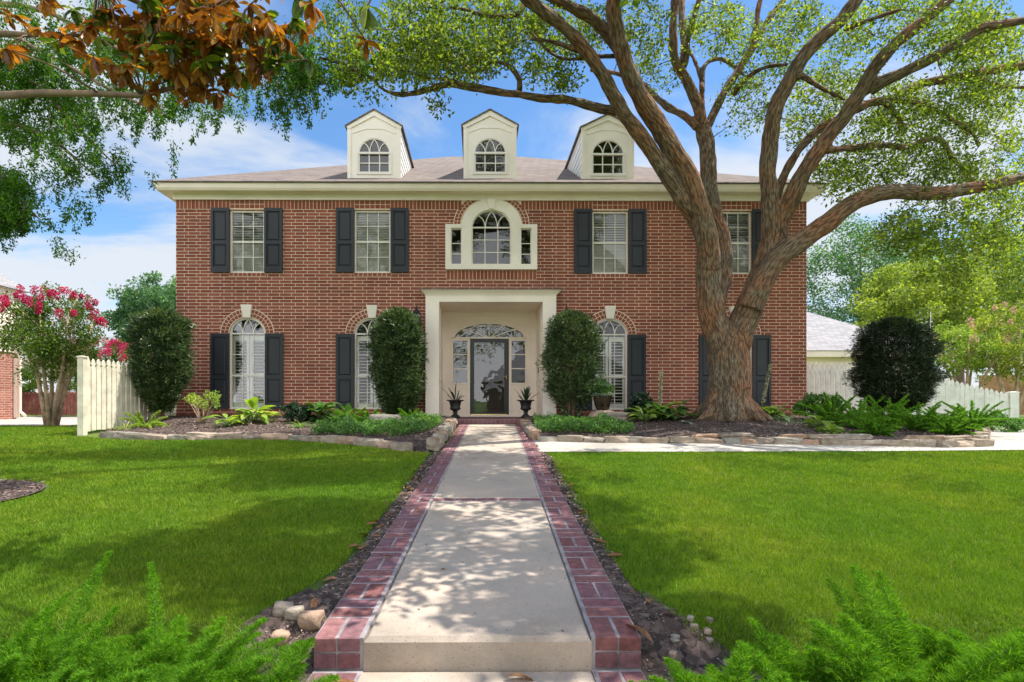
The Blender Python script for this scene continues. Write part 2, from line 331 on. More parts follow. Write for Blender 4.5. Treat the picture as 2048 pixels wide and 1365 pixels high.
# ------------------------------------------------------------------ object helpers
def tag(o, label=None, cat=None, group=None, kind=None):
    if label: o['label'] = label
    if cat: o['category'] = cat
    if group: o['group'] = group
    if kind: o['kind'] = kind
    return o
def empty(name, loc, label, cat, group=None):
    o = bpy.data.objects.new(name, None); o.location = loc; o.empty_display_size = .2; COL.objects.link(o)
    return tag(o, label, cat, group)
ROOT = {}
def origin_of(o):
    v = Vector(o.location)
    while o.parent: o = o.parent; v += Vector(o.location)
    return v
def link(name, me, mat, parent=None):
    o = bpy.data.objects.new(name, me)
    if mat: me.materials.append(mat)
    COL.objects.link(o)
    if parent: o.parent = parent
    return o
def npmesh(name, V, F, smooth=False):
    V = np.asarray(V, dtype=np.float32).reshape(-1, 3); F = np.asarray(F, dtype=np.int32)
    me = bpy.data.meshes.new(name); k = F.shape[1]; n = len(F)
    me.vertices.add(len(V)); me.vertices.foreach_set('co', V.ravel())
    me.loops.add(n*k); me.loops.foreach_set('vertex_index', F.ravel())
    me.polygons.add(n); me.polygons.foreach_set('loop_start', np.arange(0, n*k, k, dtype=np.int32))
    if smooth: me.polygons.foreach_set('use_smooth', np.ones(n, dtype=bool))
    me.update(calc_edges=True); return me
class MB:
    def __init__(s): s.v = []; s.f = []
    def add(s, vs, fs):
        b = len(s.v); s.v += [tuple(v) for v in vs]; s.f += [tuple(i+b for i in f) for f in fs]
    def box(s, x0, x1, y0, y1, z0, z1):
        s.add([(x0,y0,z0),(x1,y0,z0),(x1,y1,z0),(x0,y1,z0),(x0,y0,z1),(x1,y0,z1),(x1,y1,z1),(x0,y1,z1)],
              [(0,3,2,1),(4,5,6,7),(0,1,5,4),(1,2,6,5),(2,3,7,6),(3,0,4,7)])
    def quad(s, a, b, c, d): s.add([a, b, c, d], [(0, 1, 2, 3)])
    def prism(s, poly, y0, y1):            # poly in XZ, counter-clockwise seen from -Y
        n = len(poly)
        s.add([(x, y0, z) for x, z in poly]+[(x, y1, z) for x, z in poly],
              [tuple(range(n)), tuple(range(2*n-1, n-1, -1))]+[(i, i+n, (i+1) % n+n, (i+1) % n) for i in range(n)])
    def loft(s, rings, cap=True):
        n = len(rings[0]); vs = [p for r in rings for p in r]; fs = []
        for k in range(len(rings)-1):
            for i in range(n): fs.append((k*n+i, k*n+(i+1) % n, (k+1)*n+(i+1) % n, (k+1)*n+i))
        if cap: fs += [tuple(range(n-1, -1, -1)), tuple((len(rings)-1)*n+i for i in range(n))]
        s.add(vs, fs)
    def strip(s, pts, wd, y0, y1):         # bar along an XZ polyline
        n = len(pts); L = []; Rr = []
        for i, (x, z) in enumerate(pts):
            a = pts[max(0, i-1)]; b = pts[min(n-1, i+1)]
            dx, dz = b[0]-a[0], b[1]-a[1]; l = math.hypot(dx, dz) or 1
            L.append((x-dz/l*wd/2, z+dx/l*wd/2)); Rr.append((x+dz/l*wd/2, z-dx/l*wd/2))
        for i in range(n-1): s.prism([Rr[i], Rr[i+1], L[i+1], L[i]], y0, y1)
    def lathe(s, prof, c, n=28, sq=1):
        rings = [[(c[0]+r*math.cos(2*math.pi*k/n), c[1]+r*sq*math.sin(2*math.pi*k/n), c[2]+z) for k in range(n)] for r, z in prof]
        s.loft(rings)
    def tube(s, pts, rad, n=8):
        pts = [Vector(p) for p in pts]; rings = []; up = None
        for i, p in enumerate(pts):
            t = (pts[min(i+1, len(pts)-1)]-pts[max(0, i-1)]).normalized()
            if up is None: up = t.orthogonal().normalized()
            else: up = (up-t*up.dot(t)).normalized()
            q = t.cross(up); r = rad[i] if hasattr(rad, '__len__') else rad
            rings.append([tuple(p+(up*math.cos(2*math.pi*k/n)+q*math.sin(2*math.pi*k/n))*r) for k in range(n)])
        s.loft(rings)
    def build(s, name, mat, parent=None, smooth=False, label=None):
        o3 = origin_of(parent) if parent else Vector((0, 0, 0))
        me = bpy.data.meshes.new(name)
        me.from_pydata([(v[0]-o3.x, v[1]-o3.y, v[2]-o3.z) for v in s.v], [], s.f); me.update()
        if smooth: me.polygons.foreach_set('use_smooth', [True]*len(me.polygons))
        o = link(name, me, mat, parent)
        if label: o['label'] = label
        return o
def plate(name, outer, holes, y0, depth, mat, parent):
    """flat XZ wall with holes and reveals going back by depth"""
    bm = bmesh.new(); edges = []; loops = []
    for lp in [outer]+holes:
        vs = [bm.verts.new((x, y0, z)) for x, z in lp]
        es = [bm.edges.new((vs[i], vs[(i+1) % len(vs)])) for i in range(len(vs))]
        edges += es; loops.append((vs, es))
    bmesh.ops.triangle_fill(bm, use_beauty=True, use_dissolve=False, edges=edges, normal=(0, -1, 0))
    for vs, es in loops[1:]:
        bv = [bm.verts.new((v.co.x, y0+depth, v.co.z)) for v in vs]
        for i in range(len(vs)):
            j = (i+1) % len(vs); bm.faces.new((vs[i], vs[j], bv[j], bv[i]))
    o3 = origin_of(parent)
    bmesh.ops.translate(bm, verts=bm.verts, vec=-o3)
    bmesh.ops.recalc_face_normals(bm, faces=bm.faces)
    me = bpy.data.meshes.new(name); bm.to_mesh(me); bm.free()
    return link(name, me, mat, parent)

def unit(v): return v/np.maximum(np.linalg.norm(v, axis=-1, keepdims=True), 1e-9)
def leaves(C, U, L, Wd, flat=None):
    """rhombus leaves: base C, direction U, length L, width Wd -> verts, faces"""
    n = len(C); L = np.broadcast_to(L, n)[:, None]; Wd = np.broadcast_to(Wd, n)[:, None]
    U = unit(U); r = rng.normal(size=(n, 3)) if flat is None else flat+rng.normal(size=(n, 3))*.35
    S = unit(np.cross(U, r)); Nn = np.cross(S, U)
    V = np.stack([C, C+U*L*.45+S*Wd*.5+Nn*L*.06, C+U*L, C+U*L*.45-S*Wd*.5+Nn*L*.06], 1).reshape(-1, 3)
    F = np.arange(n*4).reshape(n, 4); return V, F
def bigleaves(C, U, L, Wd, up, droop=.25):
    """folded leaf: 3 cross rows, 8 verts 6 quads"""
    n = len(C); L = np.broadcast_to(L, n)[:, None]; Wd = np.broadcast_to(Wd, n)[:, None]; droop = np.broadcast_to(droop, n)[:, None]
    U = unit(U); S = unit(np.cross(U, up)); Nn = np.cross(S, U)
    rows = [(0, .06), (.3, .8), (.62, 1.0), (.86, .6), (1, .04)]; V = []
    for t, wv in rows:
        ce = C+U*L*t-Nn*L*droop*t*t
        for sgn in (-1, 0, 1): V.append(ce+S*Wd*.5*wv*sgn+Nn*Wd*.16*wv*abs(sgn))
    V = np.stack(V, 1).reshape(-1, 3); F = []
    for r in range(4):
        for c in range(2):
            a = r*3+c; F.append((a, a+1, a+4, a+3))
    F = (np.arange(n)[:, None, None]*15+np.array(F)[None]).reshape(-1, 4); return V, F
def cat(parts):
    V = []; F = []; b = 0
    for v, f in parts:
        V.append(v); F.append(f+b); b += len(v)
    return np.concatenate(V), np.concatenate(F)
def sph(n):
    return unit(rng.normal(size=(n, 3)))
def clumps(C, rad, per, L, asp=.5, squash=.75, hang=0.0):
    """leaf clumps round centres C"""
    n = len(C); k = n*per
    d = sph(k)*np.cbrt(rng.random((k, 1)))*np.repeat(np.broadcast_to(rad, n), per)[:, None]; d[:, 2] *= squash
    P = np.repeat(C, per, 0)+d
    U = unit(d)*.6+sph(k)*.9; U[:, 2] -= hang
    l = L*rng.uniform(.6, 1.3, k)
    return leaves(P, U, l, l*asp)
def crown_points(c, r, n, inner=.55, lump=.25, seed=0):
    d = sph(n); rr = inner+(1-inner)*rng.random(n)**.5
    f = np.array([1+lump*mnoise.noise(Vector((v[0]*2+seed, v[1]*2, v[2]*2))) for v in d])
    return np.array(c)+d*np.array(r)*(rr*f)[:, None]
def foliage(name, VF, mat, parent=None, loc=(0, 0, 0)):
    V, F = VF; me = npmesh(name, V-np.array(loc, dtype=float), F)
    o = link(name, me, mat, parent)
    if parent is None: o.location = loc
    return o

# ================================================================== SETTING
def gridsheet(name, x0, x1, nx, y0, y1, ny, zf, mat):
    xs = np.linspace(x0, x1, nx); ys = np.linspace(y0, y1, ny)
    V = [(x, y, zf(x, y)) for y in ys for x in xs]
    F = [(j*nx+i, j*nx+i+1, (j+1)*nx+i+1, (j+1)*nx+i) for j in range(ny-1) for i in range(nx-1)]
    o = link(name, npmesh(name, V, F, True), mat); return o
def polysheet(name, poly, zf, mat, step=.25, lift=0.0):
    """terrain-following sheet inside an XY polygon"""
    bm = bmesh.new(); vs = [bm.verts.new((x, y, 0)) for x, y in poly]
    bm.faces.new(vs)
    xs = [p[0] for p in poly]; ys = [p[1] for p in poly]
    x = min(xs)+step
    while x < max(xs):
        bmesh.ops.bisect_plane(bm, geom=bm.verts[:]+bm.edges[:]+bm.faces[:], plane_co=(x, 0, 0), plane_no=(1, 0, 0)); x += step
    y = min(ys)+step
    while y < max(ys):
        bmesh.ops.bisect_plane(bm, geom=bm.verts[:]+bm.edges[:]+bm.faces[:], plane_co=(0, y, 0), plane_no=(0, 1, 0)); y += step
    bmesh.ops.triangulate(bm, faces=bm.faces[:])
    for v in bm.verts: v.co.z = zf(v.co.x, v.co.y)+lift
    bmesh.ops.recalc_face_normals(bm, faces=bm.faces[:])
    for f in bm.faces:
        if f.normal.z < 0: f.normal_flip()
        f.smooth = True
    me = bpy.data.meshes.new(name); bm.to_mesh(me); bm.free()
    return link(name, me, mat)
ys = sorted(list(np.arange(-6, 16, .25))+[2.33, 2.42, 2.46, 2.54, 2.58, 2.63, 2.67, 2.71, 2.79, 2.85, 2.92])+[20, 30, 60, 120, 300, 900]
xs = [-900, -300, -120, -60, -30]+list(np.arange(-20, 20.1, .5))+[30, 60, 120, 300, 900]
ys = [-900, -300, -100, -50, -25, -12]+ys
V = [(x, y, gz(x, y)) for y in ys for x in xs]; nx = len(xs)
F = [(j*nx+i, j*nx+i+1, (j+1)*nx+i+1, (j+1)*nx+i) for j in range(len(ys)-1) for i in range(nx-1)]
tag(link('ground', npmesh('ground', V, F, True), M['ground']), kind='structure')

# path ------------------------------------------------------------
Y0, Y1 = 2.453, 12.45
def pathbox(mb, a, b, y0, y1, top, thick=.16, ch=.012):
    """slab between lateral offsets a..b from the centre line, slightly chamfered"""
    def P(o_, y, dz): return (pc(y)+o_, y, top(y)+dz)
    r0 = [P(a, y0, -thick), P(b, y0, -thick), P(b, y1, -thick), P(a, y1, -thick)]
    r1 = [P(a, y0, -ch), P(b, y0, -ch), P(b, y1, -ch), P(a, y1, -ch)]
    r2 = [P(a+ch, y0+ch, 0), P(b-ch, y0+ch, 0), P(b-ch, y1-ch, 0), P(a+ch, y1-ch, 0)]
    mb.loft([r0, r1, r2])
m = MB(); BAND = 5.06
def pz(y): return pathz(y)
pathbox(m, -.5, .5, Y0, BAND-.01, pz, .17, .02)
pathbox(m, -.5, .5, BAND+.115, Y1, pz, .16, .008)
low = lambda y: -.008
pathbox(m, -.51, .5, .2, Y0-.012, low, .16, .01)
tag(m.build('path', M['concrete']), kind='structure')
m = MB(); mo = MB()
BT = .0012
def brick(a, b, y0, y1, top):
    j = .0050; dz = random.uniform(-.001, .0025)
    tt = lambda y: top(y)+BT+dz
    pathbox(m, a+j, b-j, y0+j, y1-j, tt, .06, .005)
for s in (-1, 1):
    inn, mid, outr = (-.512, -.617, -.72) if s < 0 else (.512, .617, .72)
    y = Y0-.005; k = 0
    while y < Y1-.1:
        lens = .213
        if k % 2 == 0:
            brick(min(inn, mid), max(inn, mid), y, y+lens, pz); brick(min(mid, outr), max(mid, outr), y, y+lens, pz)
        else:
            brick(min(inn, outr), max(inn, outr), y, y+.1065, pz); brick(min(inn, outr), max(inn, outr), y+.1065, y+.213, pz)
        y += lens; k += 1
    # riser bricks at the step, second course
    for (a, b) in ((min(inn, mid), max(inn, mid)), (min(mid, outr), max(mid, outr))):
        tt = lambda y: pathz(Y0)-.068
        pathbox(m, a+.0045, b-.0045, Y0-.004, Y0+.19, tt, .062, .004)
    y = Y0-.02-.213; k = 0
    while y > .3:
        if k % 2 == 0: brick(min(inn, mid), max(inn, mid), y, y+.213, low); brick(min(mid, outr), max(mid, outr), y, y+.213, low)
        else: brick(min(inn, outr), max(inn, outr), y, y+.1065, low); brick(min(inn, outr), max(inn, outr), y+.1065, y+.213, low)
        y -= .213; k += 1
    a, b = (-.717, -.499) if s < 0 else (.499, .717)
    pathbox(mo, a, b, Y0+.004, Y1, lambda y: pz(y)-.0005, .16, .002)
    pathbox(mo, a, b, .3, Y0, lambda y: low(y)-.0005, .1, .002)
x = -.5
pathbox(mo, -.499, .499, BAND-.008, BAND+.112, lambda y: pz(y)-.002, .1, .001)
while x < .48:
    b = min(x+random.choice((.2, .2, .1)), .5); 
    if .5-b < .06: b = .5
    tt = lambda y: pz(y)-.0035
    brick(x, b, BAND, BAND+.105, lambda y: pz(y)-.001); x = b
m2 = m
tag(m.build('path_brick_edging', M['paver']), kind='structure')
tag(mo.build('path_mortar_bed', M['mortar_grey']), kind='structure')

# soil strips both sides of the path
def strip_poly(s):
    L = []; Rr = []
    ys_ = np.arange(2.2, 9.4 if s > 0 else 8.3, .2)
    for y in ys_:
        wv = .045+.04*mnoise.noise(Vector((y*1.7, s*3, 0)))+(.25*max(0, 3.2-y) if s < 0 else .15*max(0, 3.0-y))+.07
        if s > 0 and y > 8.15: wv = 0.0
        L.append((pc(y)+s*.70, y)); Rr.append((pc(y)+s*(.72+max(wv, .02)), y))
    return L+Rr[::-1]
for s in (-1, 1):
    tag(polysheet('soil_strip', strip_poly(s), gz, M['soil'], .1, .009), kind='structure')
tag(polysheet('soil_patch', [(-2.4, .6), (-.72, .6), (-.72, 2.9), (-.92, 3.05), (-1.15, 2.6), (-1.6, 2.2), (-2.4, 1.9)], gz, M['mulch'], .08, .012), kind='structure')
tag(polysheet('soil_patch', [(.74, .6), (2.2, .6), (2.1, 1.9), (1.7, 2.2), (1.25, 2.45), (1.0, 2.7), (.9, 3.0), (.74, 3.0)], gz, M['mulch'], .08, .012), kind='structure')
pt = [(-5.0+.75*math.cos(a), 5.3+.75*math.sin(a)) for a in np.linspace(0, 2*math.pi, 20)[:-1]]
tag(polysheet('mulch_ring', pt, gz, M['mulch'], .25, .02), kind='structure')

# side path and driveway
SIDE = [(.735, 8.2), (3, 8.2), (6, 8.25), (9, 8.4), (14, 8.5), (14, 12.5), (9.8, 12.5), (9.6, 10.9), (8.4, 9.6), (7.9, 9.0), (6.3, 9.15), (4.5, 9.4), (2.2, 9.55), (.95, 9.7)]
tag(polysheet('side_path', SIDE, lambda x, y: SL*min(y, 11)-.006, M['drive'], .5, .0), kind='structure')
tag(polysheet('driveway', [(-40, 13.2), (-8.2, 13.2), (-8.2, 21), (-40, 21)], gz, M['drive'], 2, .01), kind='structure')

# beds ------------------------------------------------------------
LB = LF+[(-.62, 9.6), (-.52, 12.45), (-.9, 13.2), (-7.2, 13.2)]
RB = [(1.02, 12.4), (.98, 9.75)]+RF+[(10.2, 12.6), (10.5, 16.2), (7.8, 16.2), (7.8, 13.2), (1.3, 13.2)]
def rbz(x, y): return bedz(x, min(y, 13.2))
tag(polysheet('flower_bed', LB, bedz, M['mulch'], .22), kind='structure')
tag(polysheet('flower_bed', RB, rbz, M['mulch'], .22), kind='structure')
def inpoly(x, y, poly):
    c = False; j = len(poly)-1
    for i in range(len(poly)):
        xi, yi = poly[i]; xj, yj = poly[j]
        if (yi > y) != (yj > y) and x < (xj-xi)*(y-yi)/(yj-yi)+xi: c = not c
        j = i
    return c
def chips(poly, n, zf, lift=.012):
    xs = [p[0] for p in poly]; ys = [p[1] for p in poly]; C = []
    while len(C) < n:
        x = random.uniform(min(xs), max(xs)); y = random.uniform(min(ys), max(ys))
        if inpoly(x, y, poly): C.append((x, y, zf(x, y)+lift+random.uniform(0, .012)))
    C = np.array(C); U = sph(n); U[:, 2] *= .3
    L = rng.uniform(.015, .05, n)*np.clip(C[:, 1]/6, .36, 1.1); return leaves(C, U, L, L*rng.uniform(.2, .6, n), np.array([0, 0, 1.0]))
parts = [chips(LB, 9000, bedz), chips(RB, 15000, rbz), chips(pt, 1500, gz, .03)]
for s in (-1, 1): parts.append(chips(strip_poly(s), 2600, gz, .012))
parts.append(chips([(-2.3, .6), (-.75, .6), (-.75, 2.8), (-1.12, 2.6), (-1.6, 2.15), (-2.3, 1.8)], 3000, gz, .015))
parts.append(chips([(.77, .6), (2.2, .6), (2.0, 2.0), (1.25, 2.42), (.9, 2.8)], 3000, gz, .015))
tag(foliage('mulch', cat(parts), M['chips']), kind='stuff')

# lawn blades -----------------------------------------------------
LAWN_L = [(-16, 1.9), (-2.3, 1.9), (-1.5, 2.2), (-1.12, 2.55), (-.98, 2.95), (-.84, 3.4), (-.78, 5), (-.70, 8.1), (-1.0, 8.28), (-1.6, 8.75), (-2.3, 9.2), (-3.2, 9.65), (-4.2, 9.75), (-5.5, 9.62), (-6.5, 9.85), (-7.5, 10.3), (-7.6, 13.1), (-18, 13.1)]
LAWN_R = [(.86, 2.95), (1.0, 2.62), (1.25, 2.42), (1.7, 2.3), (2.0, 2.05), (3.0, 1.9), (14, 2.3), (14, 8.45), (9, 8.36), (6, 8.22), (3, 8.17), (1.0, 8.17), (.90, 6), (.83, 4)]
def blades(poly, n, ymin, ymax):
    k = 0; Pts = []
    px_ = np.array([p[0] for p in poly]); 
    while k < n:
        m_ = 60000
        y = ymin*(ymax/ymin)**rng.random(m_)
        x = rng.uniform(-.95, 1.08, m_)*y
        keep = np.zeros(m_, bool); j = len(poly)-1
        for i in range(len(poly)):
            xi, yi = poly[i]; xj, yj = poly[j]
            cnd = ((yi > y) != (yj > y)) & (x < (xj-xi)*(y-yi)/(yj-yi+1e-12)+xi); keep ^= cnd; j = i
        keep &= ~(((x+5.0)**2+(y-5.3)**2) < .6)
        P = np.stack([x[keep], y[keep]], 1); Pts.append(P); k += len(P)
    P = np.concatenate(Pts)[:n]; x, y = P[:, 0], P[:, 1]
    z = np.array([gz(a, b) for a, b in P])
    C = np.stack([x, y, z], 1); d = np.maximum(y, 2)
    h = rng.uniform(.016, .036, n)*(1+.05*(d-2)); wd = .0022*(1+.55*(d-2))
    U = np.stack([rng.normal(0, .45, n), rng.normal(0, .45, n), np.ones(n)], 1)
    S = unit(np.cross(U, rng.normal(size=(n, 3))))
    tip = C+unit(U)*h[:, None]
    V = np.stack([C-S*wd[:, None]*.6, C+S*wd[:, None]*.6, tip], 1).reshape(-1, 3)
    return V, np.arange(n*3).reshape(n, 3)
tag(foliage('grass', cat([blades(LAWN_L, 290000, 1.9, 13.2), blades(LAWN_R, 290000, 1.9, 8.6)]), M['grass']), 'short mown green lawn on both sides of the brick edged path', 'grass', kind='stuff')

# ================================================================== HOUSE
HX0 = W(352, 600, WALL).x; HX1 = W(1613, 600, WALL).x
house = empty('brick_house', (0.4, WALL, .6), 'two storey red brick house with dark shutters, cream portico and three roof dormers', 'house')
def Rx(px, Y=WALL, py=600): return W(px, py, Y).x
def Rz(py, px=981, Y=WALL): return W(px, py, Y).z
def arc(cx, hw, zs, hh, n=20, a0=0, a1=180):
    return [(cx+hw*math.cos(R(a)), zs+hh*math.sin(R(a))) for a in np.linspace(a0, a1, n)]
UP = [(460, 529, 421, 545.5), (709, 781, 421, 545.5), (1184.5, 1256, 423, 547.5), (1431.5, 1503, 423.5, 548)]
LO = [494.7, 744.5, 1219.5, 1469]
upw = [(Rx(a), Rx(b), Rz(d, a), Rz(c, a)) for a, b, c, d in UP]
low_ = []
for i, c in enumerate(LO):
    dy = (c-494)*.003
    low_.append((Rx(c), 35.5*WALL/FPX, Rz(667+dy, c), 31.5*WALL/FPX, Rz(818+dy, c)))
holes = [[(a, z0), (b, z0), (b, z1), (a, z1)] for a, b, z0, z1 in upw]
for c, hw, zs, hh, zb in low_:
    holes.append([(c-hw, zb), (c+hw, zb)]+arc(c, hw, zs, hh))
pcx = Rx(982.8); phw = Rx(1021.7)-pcx; pzs = Rz(455.7); pzb = Rz(530); phh = Rz(421.5)-pzs
holes.append([(Rx(897), Rz(536)), (Rx(1068), Rz(536)), (Rx(1068), Rz(455)), (pcx+.62, Rz(455)), (pcx+.5, Rz(425)), (pcx, Rz(412)), (pcx-.5, Rz(425)), (pcx-.62, Rz(455)), (Rx(897), Rz(455))])
cl0, cl1, cr0, cr1 = Rx(851, COLY), Rx(878, COLY), Rx(1085.7, COLY), Rx(1112.5, COLY)
ptop = Rz(604, 981, COLY); PFZ = Rz(837.5, 981, COLY)
holes.append([(cl1-.03, .5), (cr0+.03, .5), (cr0+.03, ptop+.03), (cl1-.03, ptop+.03)])
WZ0, WZ1 = .45, soldier_top
plate('wall', [(HX0, .3), (HX1, .3), (HX1, WZ1+.3), (HX0, WZ1+.3)], holes, WALL, .10, M['brick'], house)
m = MB()   # side and back walls
BK = WALL+10.5
m.quad((HX0, BK, .3), (HX0, WALL, .3), (HX0, WALL, WZ1+.3), (HX0, BK, WZ1+.3))
m.quad((HX1, WALL, .3), (HX1, BK, .3), (HX1, BK, WZ1+.3), (HX1, WALL, WZ1+.3))
m.quad((HX1, BK, .3), (HX0, BK, .3), (HX0, BK, WZ1+.3), (HX1, BK, WZ1+.3))
m.build('side_wall', M['brick'], house)
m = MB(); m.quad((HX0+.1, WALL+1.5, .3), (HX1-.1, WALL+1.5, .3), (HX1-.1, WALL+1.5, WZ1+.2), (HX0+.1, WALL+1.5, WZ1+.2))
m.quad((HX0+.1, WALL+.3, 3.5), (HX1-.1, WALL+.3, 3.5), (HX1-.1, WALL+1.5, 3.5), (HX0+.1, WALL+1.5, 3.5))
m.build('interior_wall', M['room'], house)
# soldier course, broken over the windows by two header courses
def brickrow(mb, x0, x1, z0, z1, step, y=WALL, proud=.004):
    n = max(1, round((x1-x0)/step)); s_ = (x1-x0)/n
    for i in range(n): mb.box(x0+i*s_+.007, x0+(i+1)*s_-.007, y-proud-.004, y, z0+.007, z1-.007)
m = MB(); mo = MB(); segs = []; cur = HX0
for a, b, z0, z1 in upw[:2]+[(pcx-.70, pcx+.70, 0, 0)]+upw[2:]:
    segs.append((cur, a-.0)); cur = b
segs.append((cur, HX1))
for a, b in segs:
    q = MB(); brickrow(q, a, b, soldier_bot, soldier_top, .088); q.build('soldier_course', M['brick_piece'], house)
for a, b, z0, z1 in upw:
    h = (soldier_top-soldier_bot)/2-.01; q = MB()
    brickrow(q, a, b, soldier_bot+.02, soldier_bot+.02+h, .115); brickrow(q, a, b, soldier_bot+.02+h, soldier_top, .115); q.build('window_header', M['brick_piece'], house)
    q = MB(); brickrow(q, a-.02, b+.02, z0-.09, z0-.005, .105); q.build('brick_sill', M['brick_piece'], house); mo.box(a-.02, b+.02, WALL-.004, WALL+.01, z0-.09, z0)
mo.box(HX0, HX1, WALL-.0035, WALL+.01, soldier_bot-.003, soldier_top)
a, b = Rx(893), Rx(1073)
q = MB(); brickrow(q, a, b, Rz(560), Rz(541), .088); q.build('brick_sill', M['brick_piece'], house); mo.box(a, b, WALL-.0035, WALL+.01, Rz(560), Rz(541))
for a_, b_ in ((HX0, Rx(850)), (Rx(1113), HX1)):
    q = MB(); brickrow(q, a_, b_, BASEZ-.06, BASEZ+.05, .2, proud=.03); q.build('water_table', M['brick_piece'], house)
mo.build('mortar_bed', M['mortar'], house)
def archring(c, hw, hh, zs, rings, rh, nb, label_parent, z0):
    m = MB(); mo = MB()
    for k in range(rings):
        a0, a1 = hw+.015+k*rh, hw+.015+(k+1)*rh; b0, b1 = hh+.015+k*rh, hh+.015+(k+1)*rh
        n = nb+k*3
        for i in range(n):
            t0, t1 = R(180*(i+.08)/n), R(180*(i+.92)/n)
            p = [(c+(a1-.007)*math.cos(t0), zs+(b1-.007)*math.sin(t0)), (c+(a1-.007)*math.cos(t1), zs+(b1-.007)*math.sin(t1)),
                 (c+(a0+.007)*math.cos(t1), zs+(b0+.007)*math.sin(t1)), (c+(a0+.007)*math.cos(t0), zs+(b0+.007)*math.sin(t0))]
            m.prism(p, WALL-.012, WALL)
    o_ = arc(c, hw+.03+rings*rh, zs, hh+.03+rings*rh, 30); i_ = arc(c, hw, zs, hh, 30)[::-1]
    for q in range(29):
        mo.prism([o_[q], o_[q+1], i_[28-q], i_[29-q]], WALL-.007, WALL)
    m.build('brick_arch', M['brick_piece'], label_parent); mo.build('arch_mortar', M['mortar'], label_parent)
for c, hw, zs, hh, zb in low_: archring(c, hw, hh, zs, 2, .092, 17, house, zb)
archring(pcx, Rx(1043.6)-pcx, Rz(400)-Rz(453)-.02, Rz(450), 2, .075, 24, house, 0)
# keystones
for c, hw, zs, hh, zb in low_:
    m = MB(); kz0 = zs+hh-.01; kz1 = kz0+.30
    m.loft([[(c-.085, WALL-.06, kz0), (c+.085, WALL-.06, kz0), (c+.085, WALL, kz0), (c-.085, WALL, kz0)], [(c-.128, WALL-.09, kz1), (c+.128, WALL-.09, kz1), (c+.128, WALL, kz1), (c-.128, WALL, kz1)]])
    m.build('keystone', M['cream'], house)
# shutters
def shutter(x0, x1, z0, z1, rail):
    m = MB(); y = WALL; st = .055; zr = z0+(z1-z0)*rail; lowr = .13
    m.box(x0, x1, y-.022, y-.002, z0, z1)
    def fr(a, b, c, d):
        m.box(a, b, y-.046, y-.022, c, d)
    fr(x0, x0+st, z0, z1); fr(x1-st, x1, z0, z1); fr(x0+st, x1-st, z1-.075, z1); fr(x0+st, x1-st, zr-.035, zr+.035); fr(x0+st, x1-st, z0, z0+lowr)
    for c, d in ((z0+lowr, zr-.035), (zr+.035, z1-.075)):
        a, b = x0+st+.028, x1-st-.028; c += .028; d -= .028
        m.loft([[(a, y-.022, c), (b, y-.022, c), (b, y-.022, d), (a, y-.022, d)][::1], [(a+.02, y-.038, c+.02), (b-.02, y-.038, c+.02), (b-.02, y-.038, d-.02), (a+.02, y-.038, d-.02)]])
    m.build('shutter', M['shutter'], house)
for i, (a, b, z0, z1) in enumerate(upw):
    sw = .425; zt = z1+.045; zb = z0-.0
    shutter(a-sw-.005, a-.005, zb, zt, .46); shutter(b+.005, b+sw+.005, zb, zt, .46)
for c, hw, zs, hh, zb in low_:
    shutter(c-hw-.43, c-hw-.004, zb, zs-.01, .42); shutter(c+hw+.004, c+hw+.43, zb, zs-.01, .42)
# windows
def pane(parent, poly, y, mat='glass'):
    m = MB(); m.add([(x, y, z) for x, z in poly], [tuple(range(len(poly)))]); m.build('pane', M[mat], parent)
def gothic(m, c, hw, zs, hh, y0, y1, wd=.018):
    def bez(p0, p1, p2): return [(c+hw*((1-t)**2*p0[0]+2*t*(1-t)*p1[0]+t*t*p2[0]), zs+hh*((1-t)**2*p0[1]+2*t*(1-t)*p1[1]+t*t*p2[1])) for t in np.linspace(0, 1, 9)]
    for s in (-1, 1):
        m.strip(bez((s*.33, 0), (s*.30, .62), (0, 1.0)), wd, y0, y1)
        m.strip(bez((s*.33, 0), (s*.36, .55), (s*.70, .72)), wd, y0-.001, y1+.001)
def rim(m, c, hw, zs, hh, wd, y0, y1, n=26):
    o_ = arc(c, hw, zs, hh, n); i_ = arc(c, hw-wd, zs, hh-wd, n)
    for q in range(n-1): m.prism([o_[q], o_[q+1], i_[q+1], i_[q]], y0, y1)
def blinds(parent, x0, x1, z0, z1, y, pitch, tilt, name='blind'):
    m = MB(); z = z0
    while z < z1:
        m.loft([[(x0, y-.022, z-tilt), (x1, y-.022, z-tilt), (x1, y+.022, z+tilt), (x0, y+.022, z+tilt)], [(x0, y-.022, z-tilt+.004), (x1, y-.022, z-tilt+.004), (x1, y+.022, z+tilt+.004), (x0, y+.022, z+tilt+.004)]])
        z += pitch
    m.build(name, M['blind'], parent)
